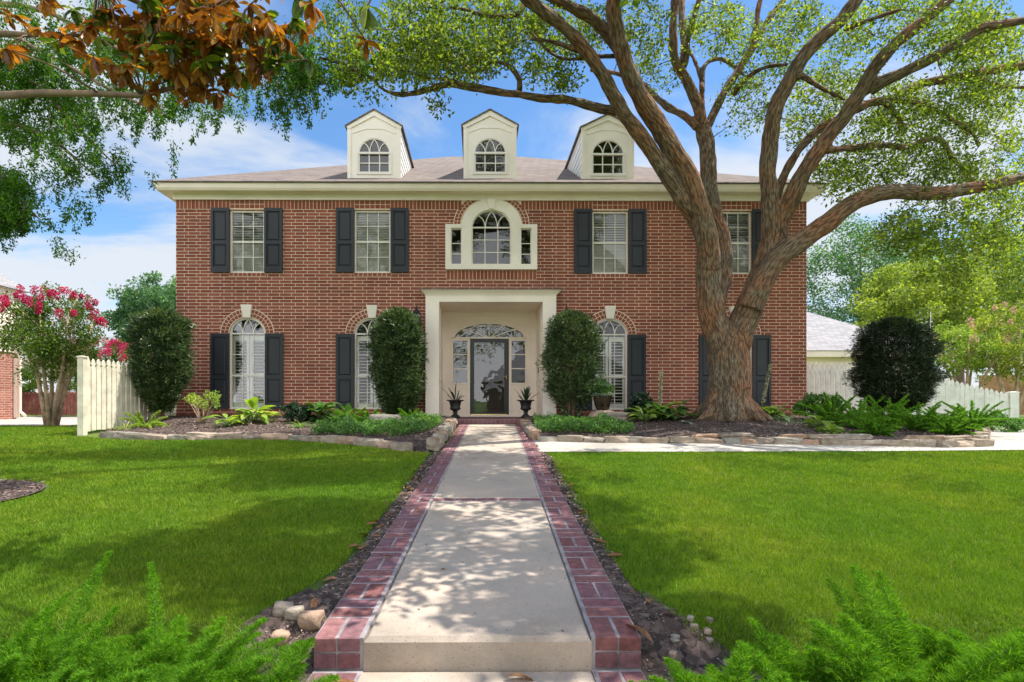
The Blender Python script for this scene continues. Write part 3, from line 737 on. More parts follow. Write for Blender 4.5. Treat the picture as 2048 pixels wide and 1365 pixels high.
for i, (a, b, z0, z1) in enumerate(upw):
    m = MB(); y0, y1 = WALL+.03, WALL+.09; f = .038; mid = (z0+z1)/2+.0
    m.box(a, a+f, y0, y1, z0, z1); m.box(b-f, b, y0, y1, z0, z1); m.box(a+f, b-f, y0, y1, z1-f, z1); m.box(a+f, b-f, y0, y1, z0, z0+f*.9)
    m.box(a+f, b-f, y0+.01, y1, mid-.02, mid+.02)
    for t in (1/3, 2/3):
        x = a+f+(b-a-2*f)*t; m.box(x-.008, x+.008, y0+.022, y1-.02, z0+f, z1-f)
    for zq in ((mid+z1)/2, (mid+z0)/2+.01): m.box(a+f, b-f, y0+.024, y1-.022, zq-.008, zq+.008)
    fr = m.build('window', M['frame'], house)
    pane(fr, [(a+f, z0+f), (b-f, z0+f), (b-f, z1-f), (a+f, z1-f)], y0+.035, 'glass_low')
    blinds(fr, a+.03, b-.03, mid+.02, z1-.06, WALL+.115, .040, (.013, .019, .012, .012)[i])
    blinds(fr, a+.03, b-.03, z0+.04, mid+.01, WALL+.115, .033, .018)
for i, (c, hw, zs, hh, zb) in enumerate(low_):
    m = MB(); y0, y1 = WALL+.03, WALL+.09; f = .04; a, b = c-hw, c+hw; mid = zb+(zs-zb)*.44
    m.box(a, a+f, y0, y1, zb, zs); m.box(b-f, b, y0, y1, zb, zs); m.box(a+f, b-f, y0, y1, zb, zb+f)
    rim(m, c, hw, zs, hh, f, y0, y1)
    m.box(a+f, b-f, y0-.003, y1, zs-.02, zs+.012); m.box(a+f, b-f, y0+.01, y1, mid-.018, mid+.018)
    gothic(m, c, hw-f, zs, hh-f, y0+.02, y1-.02)
    for t in (1/3, 2/3):
        x = a+f+(b-a-2*f)*t; m.box(x-.009, x+.009, y0+.022, y1-.02, zb+f, zs-.02)
    for zq in (mid+(zs-mid)*.5, zb+(mid-zb)*.5): m.box(a+f, b-f, y0+.024, y1-.022, zq-.009, zq+.009)
    fr = m.build('window', M['frame'], house)
    pane(fr, [(a+f, zb+f), (b-f, zb+f)]+arc(c, hw-f, zs, hh-f, 16), y0+.035, 'glass' if i == 0 else 'glass_low')
    m = MB(); y = WALL+.13     # interior plantation shutter panels
    for s0, s1 in ((a+.02, c-.01), (c+.01, b-.02)):
        m.box(s0, s0+.06, y, y+.03, zb+.03, zs-.04); m.box(s1-.06, s1, y, y+.03, zb+.03, zs-.04)
        m.box(s0+.06, s1-.06, y, y+.03, zs-.16, zs-.04); m.box(s0+.06, s1-.06, y, y+.03, zb+.03, zb+.14); m.box(s0+.06, s1-.06, y, y+.03, mid-.04, mid+.06)
        z = zb+.16
        while z < zs-.18:
            if abs(z-mid) > .07: m.loft([[(s0+.06, y-.01, z-.006), (s1-.06, y-.01, z-.006), (s1-.06, y+.04, z+.006), (s0+.06, y+.04, z+.006)], [(s0+.06, y-.01, z+.001), (s1-.06, y-.01, z+.001), (s1-.06, y+.04, z+.013), (s0+.06, y+.04, z+.013)]])
            z += .075
    m.build('interior_shutter', M['blind'], fr)
# palladian window
def rect_ring(m, x0, x1, z0, z1, f, y0, y1):
    m.box(x0, x0+f, y0, y1, z0, z1); m.box(x1-f, x1, y0, y1, z0, z1); m.box(x0+f, x1-f, y0, y1, z0, z0+f); m.box(x0+f, x1-f, y0, y1, z1-f, z1)
m = MB(); y0, y1 = WALL-.07, WALL+.05
ox0, ox1, oz0, oz1 = Rx(891), Rx(1074), Rz(540.6), Rz(450.5)
sx = [(Rx(901.7), Rx(923.6)), (Rx(1041), Rx(1062.6))]; sz0, sz1 = Rz(530), Rz(458)
m.box(ox0, ox1, y0-.02, y1, oz0, sz0)                                  # sill
for (a, b), (l, r) in zip(sx, ((ox0, Rx(943.5)), (Rx(1022), ox1))):
    m.box(l, a, y0, y1, sz0, oz1); m.box(b, r, y0, y1, sz0, oz1); m.box(a, b, y0, y1, sz1, oz1)
o_hw = Rx(1043.6)-pcx; o_hh = Rz(400)-pzs+.0
n = 34; oo = arc(pcx, o_hw, pzs, o_hh, n); ii = arc(pcx, phw, pzs, phh, n)
for q in range(n-1): m.prism([oo[q], oo[q+1], ii[q+1], ii[q]], y0-.004, y1)
m.loft([[(pcx-.06, y0-.03, pzs+phh+.02), (pcx+.06, y0-.03, pzs+phh+.02), (pcx+.06, y0, pzs+phh+.02), (pcx-.06, y0, pzs+phh+.02)], [(pcx-.10, y0-.05, Rz(401)), (pcx+.10, y0-.05, Rz(401)), (pcx+.10, y0, Rz(401)), (pcx-.10, y0, Rz(401))]])
pal = m.build('palladian_window', M['cream'], house)
m = MB(); y0, y1 = WALL-.01, WALL+.045; f = .02
for (a, b) in sx:
    rect_ring(m, a, b, sz0, sz1, f, y0, y1)
    for k in (1, 2): z = sz0+(Rz(466)-sz0)*k/3; m.box(a+f, b-f, y0+.012, y1-.012, z-.009, z+.009)
    pane(pal, [(a, sz0), (b, sz0), (b, sz1), (a, sz1)], WALL+.02, 'glass_dark')
rim(m, pcx, phw, pzs, phh, .022, y0, y1, 26); m.box(pcx-phw, pcx+phw, y0-.003, y1, pzs-.018, pzs+.014); m.box(pcx-phw, pcx-phw+.022, y0, y1, pzb, pzs-.018); m.box(pcx+phw-.022, pcx+phw, y0, y1, pzb, pzs-.018); m.box(pcx-phw+.022, pcx+phw-.022, y0, y1, pzb, pzb+.02)
gothic(m, pcx, phw-.022, pzs, phh-.022, y0+.01, y1-.01)
for t in (1/3, 2/3): x = pcx-phw+2*phw*t; m.box(x-.009, x+.009, y0+.01, y1-.01, pzb+.02, pzs-.018)
for k in (1, 2): z = pzb+(pzs-pzb)*k/3; m.box(pcx-phw+.022, pcx+phw-.022, y0+.012, y1-.012, z-.009, z+.009)
m.build('muntins', M['frame'], pal)
pane(pal, [(pcx-phw, pzb), (pcx+phw, pzb)]+arc(pcx, phw, pzs, phh, 20), WALL+.02, 'glass_dark')

# eaves, frieze and roof
EY = 12.9; ex0, ex1 = Rx(309, EY, 370), Rx(1652, EY, 370); ez1 = Rz(368, 981, EY); ez0 = Rz(381.5, 981, EY)
oh = WALL-EY
def ring(x0, x1, y0, y1, z): return [(x0, y0, z), (x1, y0, z), (x1, y1, z), (x0, y1, z)]
m = MB(); by1 = BK+.3
m.loft([ring(ex0+.03, ex1-.03, EY+.03, by1-.03, ez0), ring(ex0, ex1, EY, by1, ez0+.05), ring(ex0-.02, ex1+.02, EY-.02, by1+.02, ez1)])
m.build('eave', M['cream2'], house)
m = MB(); m.box(HX0-.05, HX1+.05, WALL-.05, BK+.05, soldier_top-.01, ez0-.001); m.build('frieze', M['cream'], house)
m = MB(); run = ex1-ex0; RW = 6.5; rz1 = ez1+3.47
A = (ex0-.05, EY-.05, ez1+.001); Bc = (ex1+.05, EY-.05, ez1+.001); Cc = (ex1+.05, by1+1, ez1+.001); Dd = (ex0-.05, by1+1, ez1+.001)
ridge0 = (ex0+RW, EY+RW, rz1); ridge1 = (ex1-RW, EY+RW, rz1)
m.add([A, Bc, Cc, Dd, ridge0, ridge1, (A[0], A[1], A[2]+.03), (Bc[0], Bc[1], Bc[2]+.03), (Cc[0], Cc[1], Cc[2]+.03), (Dd[0], Dd[1], Dd[2]+.03)],
      [(6, 7, 5, 4), (7, 8, 5), (8, 9, 4, 5), (9, 6, 4), (0, 1, 7, 6), (1, 2, 8, 7), (3, 0, 6, 9), (0, 3, 2, 1)])
m.build('roof', M['roof'], house)
def roofz(y): return ez1+.03+(y-(EY-.05))*(3.44/(RW+.05))
# dormers
DY = 13.4
for (fx0, fx1, xb, top, eav, bot, wx0, wx1, wt, ws, wb) in ((696.2, 800.6, 746, 222, 253, 361.3, 717.5, 779.7, 277, 306.5, 346), (928.3, 1032, 981, 222, 251, 362, 949, 1012, 277, 306.5, 346), (1164.7, 1266.6, 1213.5, 231, 256, 364, 1184.5, 1247.7, 280, 309, 349)):
    x0, x1 = Rx(fx0, DY, 300), Rx(fx1, DY, 300); zt = Rz(top, xb, DY)-.0; ze = Rz(eav, xb, DY)-.0; z0 = Rz(bot+3, xb, DY); xm = (x0+x1)/2
    a, b = Rx(wx0, DY, 300), Rx(wx1, DY, 300); c = (a+b)/2; hw = (b-a)/2; zs = Rz(ws, xb, DY); hh = Rz(wt, xb, DY)-zs; zb = Rz(wb, xb, DY)
    d = plate('dormer', [(x0, z0), (x1, z0), (x1, ze), (xm, zt-.02), (x0, ze)], [[(a, zb), (b, zb)]+arc(c, hw, zs, hh, 18)], DY, .07, M['cream'], house)
    m = MB()
    ye = EY+(ze-ez1)/(3.47/RW)+.35; yt = EY+(zt-ez1)/(3.47/RW)+.4
    for x, s in ((x0, -1), (x1, 1)):
        nb = 9
        for k in range(nb):     # lapped siding boards
            za, zb_ = z0-.2+(ze-z0+.2)*k/nb, z0-.2+(ze-z0+.2)*(k+1)/nb
            m.loft([[(x+s*.018, DY+.03, za), (x+s*.018, ye, za), (x-s*.01, ye, za), (x-s*.01, DY+.03, za)], [(x+s*.003, DY+.03, zb_), (x+s*.003, ye, zb_), (x-s*.01, ye, zb_), (x-s*.01, DY+.03, zb_)]])
    m.build('siding', M['white'], d)
    m = MB()   # corner boards, frieze under the gable
    m.box(x0-.015, x0+.07, DY-.02, DY+.035, z0, ze-.01); m.box(x1-.07, x1+.015, DY-.02, DY+.035, z0, ze-.01)
    m.strip([(x0-.03, ze-.03), (xm, zt-.065), (x1+.03, ze-.03)], .13, DY-.03, DY+.01)
    m.box(x0, x1, DY-.025, DY+.02, z0, z0+.07)
    m.strip([(x0+.10, ze-.17), (xm-.2, ze-.06), (xm+.2, ze-.06), (x1-.10, ze-.17)], .025, DY-.012, DY+.01)
    m.build('trim', M['cream'], d)
    m = MB(); o_ = .07; t_ = .03
    for s in (-1, 1):
        xe = x0-o_ if s < 0 else x1+o_; zed = ze-(zt-ze)/(xm-x0)*o_*0+.0
        p = [(xe, DY-.06, ze-.03), (xm, DY-.06, zt), (xm, yt, zt), (xe, yt, ze-.03)]
        q = [(x_, y_, z_+t_) for x_, y_, z_ in p]
        m.loft([p, q] if s > 0 else [p[::-1], q[::-1]])
    m.build('dormer_roof', M['roof'], d)
    m = MB(); y0, y1 = DY+.0, DY+.06; f = .028
    m.box(a-.0, a+f, y0, y1, zb, zs); m.box(b-f, b, y0, y1, zb, zs); m.box(a+f, b-f, y0, y1, zb, zb+f); rim(m, c, hw, zs, hh, .02, y0+.01, y1)
    rect_ring(m, a-.045, b+.045, zb-.045, zs+.02, .045, DY-.02, DY-.001); m.box(a+f, b-f, y0-.015, y1, zs-.022, zs+.016)
    gothic(m, c, hw-.02, zs, hh-.02, y0+.01, y1-.02)
    for t in (1/3, 2/3): x = a+2*hw*t; m.box(x-.011, x+.011, y0+.01, y1-.02, zb+f, zs-.022)
    z = (zb+zs)/2; m.box(a+f, b-f, y0+.012, y1-.022, z-.011, z+.011)
    m.build('window_frame', M['frame'], d)
    pane(d, [(a, zb), (b, zb)]+arc(c, hw, zs, hh, 16), DY+.04, 'glass_dark')
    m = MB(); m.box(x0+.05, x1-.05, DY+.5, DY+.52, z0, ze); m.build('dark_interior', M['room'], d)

# portico --------------------------------------------------------
m = MB()
zf0 = ptop; zf1 = Rz(593, 981, COLY); zf2 = Rz(579.5, 981, COLY-.12)
for a, b in ((cl0, cl1), (cr0, cr1)): m.box(a, b, COLY, WALL, PFZ-.1, ptop)
X0, X1 = cl0, cr1
rr = []
for t in np.linspace(0, 1, 7):
    e = .115*t**1.6; rr.append(ring(X0-e, X1+e, COLY-e, WALL, zf1+(zf2-zf1)*t))
m.loft([ring(X0, X1, COLY, WALL, zf0), ring(X0, X1, COLY, WALL, zf1)]); m.loft(rr)
por = m.build('portico', M['cream'], house)
m = MB(); m.loft([ring(X0-.13, X1+.13, COLY-.13, WALL, zf2+.001), ring(X0-.13, X1+.13, COLY-.13, WALL, zf2+.02), ring(X0+.1, X1-.1, WALL-.06, WALL, zf2+.06)]); m.build('portico_roof', M['roof'], por)
m = MB()   # recess side walls and ceiling
m.box(cl1-.12, cl1-.002, WALL+.002, DOORY, PFZ-.1, ptop+.05); m.box(cr0+.002, cr0+.12, WALL+.002, DOORY, PFZ-.1, ptop+.05)
m.box(cl1-.12, cr0+.12, WALL+.001, DOORY+.1, ptop+.002, ptop+.1)
for x, s in ((cl1, 1), (cr0, -1)):     # panel mouldings on the jambs
    for z0, z1 in ((PFZ+.1, PFZ+.8), (PFZ+.9, ptop-.1)):
        for (ya, yb, za, zb_) in ((COLY+.3, COLY+.33, z0, z1), (DOORY-.25, DOORY-.22, z0, z1), (COLY+.33, DOORY-.25, z1-.03, z1), (COLY+.33, DOORY-.25, z0, z0+.03)):
            m.box(min(x-.001, x+s*.012), max(x-.001, x+s*.012), ya, yb, za, zb_)
m.build('recess', M['cream2'], por)
def Dx(px): return W(px, 750, DOORY).x
def Dz(py): return W(981, py, DOORY).z
bx0, bx1 = cl1-.1, cr0+.1; dz0, dz1 = Dz(834), Dz(678); dcx = Dx(978.7)
fan_hw = Dx(1047)-Dx(909.7); fan_hw /= 2; fcx = Dx(978.4); fzs = Dz(675.5); fhh = Dz(646.5)-fzs
sl = [(Dx(906.4), Dx(934.6)), (Dx(1023), Dx(1050.4))]; slz0, slz1 = Dz(766), Dz(681)
hl = [[(Dx(940), PFZ-.05), (Dx(1017.8), PFZ-.05), (Dx(1017.8), dz1), (Dx(940), dz1)]]
hl += [[(a, slz0), (b, slz0), (b, slz1), (a, slz1)] for a, b in sl]
hl.append(arc(fcx, fan_hw, fzs, fhh, 24))
ew = plate('entry_wall', [(bx0, PFZ-.1), (bx1, PFZ-.1), (bx1, ptop+.05), (bx0, ptop+.05)], hl, DOORY, .08, M['cream2'], house)
m = MB()
rim(m, fcx, fan_hw+.2, fzs-.08, fhh+.17, .025, DOORY-.02, DOORY, 30)
rim(m, fcx, fan_hw+.05, fzs-.03, fhh+.045, .04, DOORY-.03, DOORY, 30)
m.box(Dx(903), Dx(1054), DOORY-.03, DOORY, dz1+.003, fzs+.005)
m.box(Dx(936), Dx(940)+.0, DOORY-.045, DOORY, PFZ, dz1); m.box(Dx(1017.8), Dx(1021.8), DOORY-.045, DOORY, PFZ, dz1)
for a, b in sl:
    rect_ring(m, a-.035, b+.035, slz0-.035, slz1+.02, .035, DOORY-.025, DOORY-.001)
    rect_ring(m, a-.02, b+.02, PFZ+.12, slz0-.08, .025, DOORY-.015, DOORY-.001)
    for k in (1, 2): z = slz0+(slz1-slz0)*k/3; m.box(a, b, DOORY+.01, DOORY+.04, z-.012, z+.012)
m.box(bx0+.1, bx0+.2, DOORY-.02, DOORY, PFZ, ptop-.001); m.box(bx1-.2, bx1-.1, DOORY-.02, DOORY, PFZ, ptop-.001)
m.box(bx0+.2, bx1-.2, DOORY-.02, DOORY, ptop-.11, ptop-.001); m.box(bx0+.1, bx1-.1, DOORY-.035, DOORY-.001, PFZ, PFZ+.05)
m.build('entry_trim', M['cream'], ew)
for a, b in sl: pane(ew, [(a, slz0), (b, slz0), (b, slz1), (a, slz1)], DOORY+.03, 'glass_door')
m = MB()      # fanlight with spokes and swags
tips = [(180-x) for x in (0, 40, 66, 90, 114, 140, 180)]
P = [(fcx+fan_hw*.985*math.cos(R(a)), fzs+fhh*.985*math.sin(R(a))) for a in (0, 36, 63, 90, 117, 144, 180)]
for p in P[1:-1]:
    m.strip([(fcx+(p[0]-fcx)*.12, fzs+.015), p], .018, DOORY+.005, DOORY+.035)
for p, q in zip(P[:-1], P[1:]):
    mid_ = ((p[0]+q[0])/2, (p[1]+q[1])/2); ctl = (fcx+(mid_[0]-fcx)*.66, fzs+(mid_[1]-fzs)*.66)
    m.strip([((1-t)**2*p[0]+2*t*(1-t)*ctl[0]+t*t*q[0], (1-t)**2*p[1]+2*t*(1-t)*ctl[1]+t*t*q[1]) for t in np.linspace(0, 1, 8)], .016, DOORY+.004, DOORY+.034)
m.box(fcx-fan_hw*.16, fcx+fan_hw*.16, DOORY+.003, DOORY+.036, fzs, fzs+.02)
fan = m.build('fanlight', M['frame'], house); pane(fan, arc(fcx, fan_hw, fzs, fhh, 24), DOORY+.045, 'glass_door')
m = MB()      # storm door
dx0, dx1 = Dx(940), Dx(1017.8)
gx0, gx1, gz0_, gz1_ = Dx(948.4), Dx(1008.3), Dz(825.5), Dz(685.5)
y0, y1 = DOORY-.02, DOORY+.02
m.box(dx0+.003, gx0, y0, y1, dz0, dz1-.003); m.box(gx1, dx1-.003, y0, y1, dz0, dz1-.003); m.box(gx0, gx1, y0, y1, gz1_, dz1-.003); m.box(gx0, gx1, y0, y1, dz0, gz0_)
door = m.build('storm_door', M['black'], house)
pane(door, [(gx0, gz0_), (gx1, gz0_), (gx1, gz1_), (gx0, gz1_)], DOORY, 'glass_door')
m = MB(); m.box(Dx(941.5), Dx(1015), y0-.008, y0-.001, Dz(832.3), Dz(828.5)); m.build('kick_strip', M['brass'], door)
m = MB(); hx = Dx(1012.3); m.box(hx-.012, hx+.012, y0-.012, y0-.001, Dz(762), Dz(748)); m.tube([(hx, y0-.012, Dz(754)), (hx-.0, y0-.05, Dz(754)), (hx-.06, y0-.055, Dz(753.5))], .009, 8); m.tube([(hx, y0-.014, Dz(761)), (hx, y0-.04, Dz(759)), (hx, y0-.04, Dz(751)), (hx, y0-.014, Dz(749))], .006, 6); m.build('handle', M['brass'], door, True)
m = MB(); m.box(dx0, dx1, DOORY+.09, DOORY+.13, dz0, dz1+.0)
for a, b in ((dx0+.14, (dx0+dx1)/2-.04), ((dx0+dx1)/2+.04, dx1-.14)):
    for c, d in ((dz0+.2, dz0+.85), (dz0+1.0, dz1-.18)): m.loft([[(a, DOORY+.09, c), (b, DOORY+.09, c), (b, DOORY+.09, d), (a, DOORY+.09, d)], [(a+.03, DOORY+.075, c+.03), (b-.03, DOORY+.075, c+.03), (b-.03, DOORY+.075, d-.03), (a+.03, DOORY+.075, d-.03)]])
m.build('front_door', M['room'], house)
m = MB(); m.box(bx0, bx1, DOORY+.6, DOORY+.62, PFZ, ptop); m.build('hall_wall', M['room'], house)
m = MB(); zc = Rz(741, 1074, 13.9); m.box(cr0-.016, cr0+.0, 13.86, 13.91, zc-.07, zc+.07); m.build('doorbell', M['black'], house)
# porch slab with a header row
m = MB(); mo = MB(); sx0, sx1 = Rx(884, 12.6), Rx(1062, 12.6)
mo.box(cl0+.02, cr1-.02, 12.49, DOORY+.02, .5, PFZ-.003)
brickrow(m, cl0+.02, cr1-.02, PFZ-.115, PFZ-.002, .1, 12.49, .012)
x = cl0+.03
while x < cr1-.1:
    m.box(x+.005, x+.095, 12.495, 12.69, PFZ-.02, PFZ+.002); x += .1
for j in range(17):
    x = cl1+.0+(j % 2)*.1-.1
    while x < cr0:
        a = max(x+.005, cl1+.002); b = min(x+.2, cr0-.002)
        if b-a > .03: m.box(a, b, 12.70+j*.1+.005, 12.80+j*.1-.003, PFZ-.02, PFZ+.002)
        x += .205
por2 = m.build('porch_step', M['paver'], house); mo.build('step_mortar', M['mortar_grey'], por2)
# wall lanterns
def lantern(px):
    c = Rx(px, WALL-.16, 640); z = Rz(645, px, WALL-.16); y = WALL-.17
    m = MB()
    m.lathe([(0.002, 0), (.02, .0), (.055, .035), (.062, .045), (.062, .05)], (c, y, z-.05), 6)
    m.lathe([(.10, .0), (.105, .01), (.07, .06), (.05, .10), (.02, .13), (.012, .15), (.02, .165), (.008, .19), (.005, .235), (.001, .24)], (c, y, z+.185), 6)
    for k in range(6):
        a = 2*math.pi*k/6; m.tube([(c+.06*math.cos(a), y+.06*math.sin(a), z), (c+.088*math.cos(a), y+.088*math.sin(a), z+.19)], .006, 4)
    m.box(c-.05, c+.05, WALL-.02, WALL-.002, z+.02, z+.2); m.tube([(c, WALL-.02, z+.05), (c, y+.1, z-.06), (c, y, z-.045)], .012, 6); m.tube([(c, WALL-.02, z+.3), (c, y+.03, z+.33), (c, y, z+.28)], .009, 6)
    l = m.build('lantern', M['iron'], house)
    m = MB(); m.lathe([(.052, .003), (.08, .183)], (c, y, z), 6); m.build('lantern_glass', M['lampglass'], l)
lantern(833); lantern(1133)

# ================================================================== OAK
def PT(px, py, d): return W(px, py, d)
limbs = []      # list of (points, radii, depth handled)
def limb(pts, r0, r1, d0, d1, mid=None):
    """pts in photo pixels, radii in pixels, depth running d0 -> d1"""
    n = len(pts); P = []; Rr = []
    for i, (x, y) in enumerate(pts):
        t = i/(n-1); d = d0+(d1-d0)*t; P.append(PT(x, y, d)); rp = (r0+(r1-r0)*t); Rr.append((rp*(.85 if rp > 9 else .9)-(.9 if rp > 9 else 0))*d/FPX)
    # resample with Catmull-Rom
    Q = []; q = []
    for i in range(n-1):
        p0 = P[max(0, i-1)]; p1 = P[i]; p2 = P[i+1]; p3 = P[min(n-1, i+2)]
        k = max(2, int((p2-p1).length/.09))
        for j in range(k):
            t = j/k
            v = .5*((2*p1)+(-p0+p2)*t+(2*p0-5*p1+4*p2-p3)*t*t+(-p0+3*p1-3*p2+p3)*t**3)
            Q.append(v); q.append(Rr[i]+(Rr[i+1]-Rr[i])*t)
    Q.append(P[-1]); q.append(Rr[-1]); limbs.append((Q, q)); return Q, q
D = 11.0
trunk_px = [(1456, 850, 70), (1456, 822, 58), (1459, 790, 51), (1459, 750, 49), (1457, 715, 50), (1455, 690, 47), (1455, 668, 34), (1455, 655, 18)]
P = [PT(x, y, D) for x, y, r in trunk_px]; q = [r*.82*D/FPX for x, y, r in trunk_px]
Q = []; qq = []
for i in range(len(P)-1):
    for j in range(5): t = j/5; Q.append(P[i].lerp(P[i+1], t)); qq.append(q[i]*(1-t)+q[i+1]*t)
Q.append(P[-1]); qq.append(q[-1]); limbs.append((Q, qq))
for a in (20, 75, 140, 200, 250, 300, 345):      # root flares
    c = PT(1457, 790, D); dirv = Vector((math.cos(R(a)), math.sin(R(a)), 0)); g = .55+random.uniform(-.05, .1)
    Q = [c+dirv*.25+Vector((0, 0, .1)), c+dirv*.35+Vector((0, 0, -.18)), c+dirv*(g-.04)+Vector((0, 0, -.38)), c+dirv*(g+.2)+Vector((0, 0, -.5))]
    limbs.append((Q, [.14, .13, .10, .04]))
L_stem = limb([(1455, 760), (1447, 705), (1430, 650), (1419, 600), (1417, 555), (1417, 510), (1410, 470)], 36, 25, 11, 10.8)
limb([(1428, 665), (1434, 605), (1446, 548), (1447, 495), (1435, 450), (1422, 400), (1416, 340), (1413, 295), (1407, 262)], 22, 19, 11.1, 11.9)
limb([(1407, 268), (1393, 205), (1367, 152), (1350, 120), (1346, 60), (1353, -20)], 15, 9, 11.9, 11.6)
limb([(1362, 150), (1369, 100), (1364, 40), (1362, -30)], 9, 7, 11.8, 12.3)
limb([(1369, 130), (1374, 95), (1382, 55), (1402, -10)], 8, 6, 11.8, 11.2)
limb([(1408, 267), (1422, 238), (1445, 192), (1472, 148), (1503, 100), (1530, 50), (1568, 0)], 12, 6, 11.9, 12.4)
limb([(1508, 92), (1511, 60), (1518, 10), (1530, -30)], 7, 5, 12.2, 12)
limb([(1395, 256), (1370, 233), (1335, 214), (1310, 193), (1281, 165), (1235, 148), (1180, 140)], 9, 5, 11.8, 12.8)
limb([(1405, 180), (1400, 150), (1392, 128), (1378, 100)], 6, 4, 11.9, 12.4)
limb([(1405, 230), (1404, 170), (1410, 130), (1440, 118), (1470, 135), (1492, 155)], 6, 4, 11.9, 12.3)
limb([(1465, 190), (1490, 160), (1530, 135), (1575, 130)], 7, 4, 12, 11)
L1 = limb([(1418, 500), (1395, 445), (1369, 405), (1333, 349), (1296, 292), (1261, 246), (1232, 200), (1205, 149), (1169, 97), (1128, 56), (1087, 24), (1050, -6), (1000, -45), (930, -100), (840, -190), (720, -260)], 21, 12, 10.9, 7.2)
L2 = limb([(1419, 530), (1413, 470), (1390, 392), (1369, 338), (1318, 256), (1287, 205), (1257, 144), (1239, 87), (1228, 31), (1228, -15), (1230, -80), (1200, -180), (1130, -330)], 27, 15, 10.8, 8.2)
limb([(1250, 130), (1238, 100), (1210, 62), (1174, 31), (1133, 10), (1085, -14)], 17, 12, 9.8, 8.8)
limb([(1238, 222), (1215, 220), (1185, 213), (1136, 200), (1091, 198), (1043, 190), (1010, 187), (949, 176), (914, 171), (885, 171), (859, 180), (820, 187), (790, 190), (759, 174), (749, 158), (720, 148), (688, 129), (640, 116)], 13, 2.2, 10.1, 8.2)
limb([(1038, 186), (1038, 161), (1023, 135), (1004, 126), (981, 126), (962, 142), (930, 132), (885, 119), (850, 108)], 6.5, 2.5, 9.6, 9.0)
limb([(1052, 2), (1043, 19), (1027, 31), (994, 34), (962, 29), (930, 19), (900, 16)], 6, 3, 9.3, 8.8)
limb([(922, 171), (895, 160), (865, 158), (840, 152), (815, 142)], 5, 2, 9.0, 8.6)
limb([(1190, 118), (1150, 100), (1110, 85), (1060, 78)], 6, 3, 9.5, 8.8)
limb([(1230, 112), (1180, 115), (1130, 118), (1095, 100), (1060, 62)], 5, 2, 9.7, 9.0)
Rs = limb([(1460, 765), (1465, 710), (1482, 655), (1503, 605), (1522, 560), (1538, 510), (1545, 480)], 37, 28, 11, 10.9)
R1 = limb([(1540, 500), (1541, 430), (1538, 379), (1536, 333), (1543, 267), (1551, 215), (1574, 169), (1605, 118), (1641, 77), (1682, 41), (1713, 0), (1740, -45)], 22, 15, 10.9, 9.6)
R2 = limb([(1552, 490), (1562, 440), (1580, 405), (1597, 365), (1625, 318), (1661, 267), (1692, 231), (1718, 190), (1740, 149), (1770, 108), (1815, 67), (1861, 31), (1905, -8)], 23, 13, 11.0, 9.0)
limb([(1740, 182), (1765, 164), (1800, 149), (1861, 118), (1923, 82), (1974, 54), (2050, 42), (2120, 30)], 16, 10, 9.8, 8.6)
limb([(1552, 410), (1562, 365), (1581, 326), (1606, 290), (1641, 256), (1682, 236), (1733, 210), (1790, 195), (1841, 169), (1892, 159), (1949, 149), (2000, 138), (2048, 133), (2120, 130)], 9, 9, 11.2, 10.8)
R5 = limb([(1500, 618), (1519, 575), (1541, 535), (1579, 499), (1625, 467), (1656, 446), (1692, 415), (1733, 395), (1779, 384), (1831, 385), (1882, 387), (1933, 379), (1995, 367), (2048, 354), (2130, 345)], 29, 12, 10.8, 9.8)
limb([(1655, 300), (1718, 295), (1769, 290), (1815, 295), (1861, 277), (1885, 284), (1902, 313), (1933, 349), (1950, 372)], 8, 5, 10.2, 11.2)
limb([(1785, 200), (1841, 208), (1897, 236), (1938, 261), (1959, 292)], 7, 4, 10.2, 11)
limb([(1600, 150), (1650, 180), (1690, 200)], 7, 4, 10, 11); limb([(1690, 60), (1740, 40), (1800, 20)], 6, 3, 9.8, 9)
limb([(1770, 205), (1800, 240), (1802, 262)], 7, 4, 10, 10.5); limb([(1950, 150), (1990, 170), (2060, 175)], 6, 4, 10.6, 10)
OAKC = np.array([p for Q, q in limbs for p in Q]); OAKR = np.array([r for Q, q in limbs for r in q])
oak_loc = (TREE[0], TREE[1], .9)
oak = empty('oak_tree', oak_loc, 'huge live oak with many curving scaly limbs standing in the bed before the house', 'tree')
mbig = MB(); msm = MB()
for Q, q in limbs:
    big = [r > .05 for r in q]
    (mbig if max(q) > .052 else msm).tube(Q, [max(r, .035) if max(q) > .052 else r for r in q], 14 if max(q) > .052 else 8)
tmp = mbig.build('trunk_raw', None, oak)
bpy.context.view_layer.update()
md = tmp.modifiers.new('remesh', 'REMESH'); md.mode = 'VOXEL'; md.voxel_size = .026; md.use_smooth_shade = True
md2 = tmp.modifiers.new('smooth', 'SMOOTH'); md2.iterations = 6; md2.factor = .5
dg = bpy.context.evaluated_depsgraph_get(); me = bpy.data.meshes.new_from_object(tmp.evaluated_get(dg)); me.name = 'trunk'
bpy.data.objects.remove(tmp)
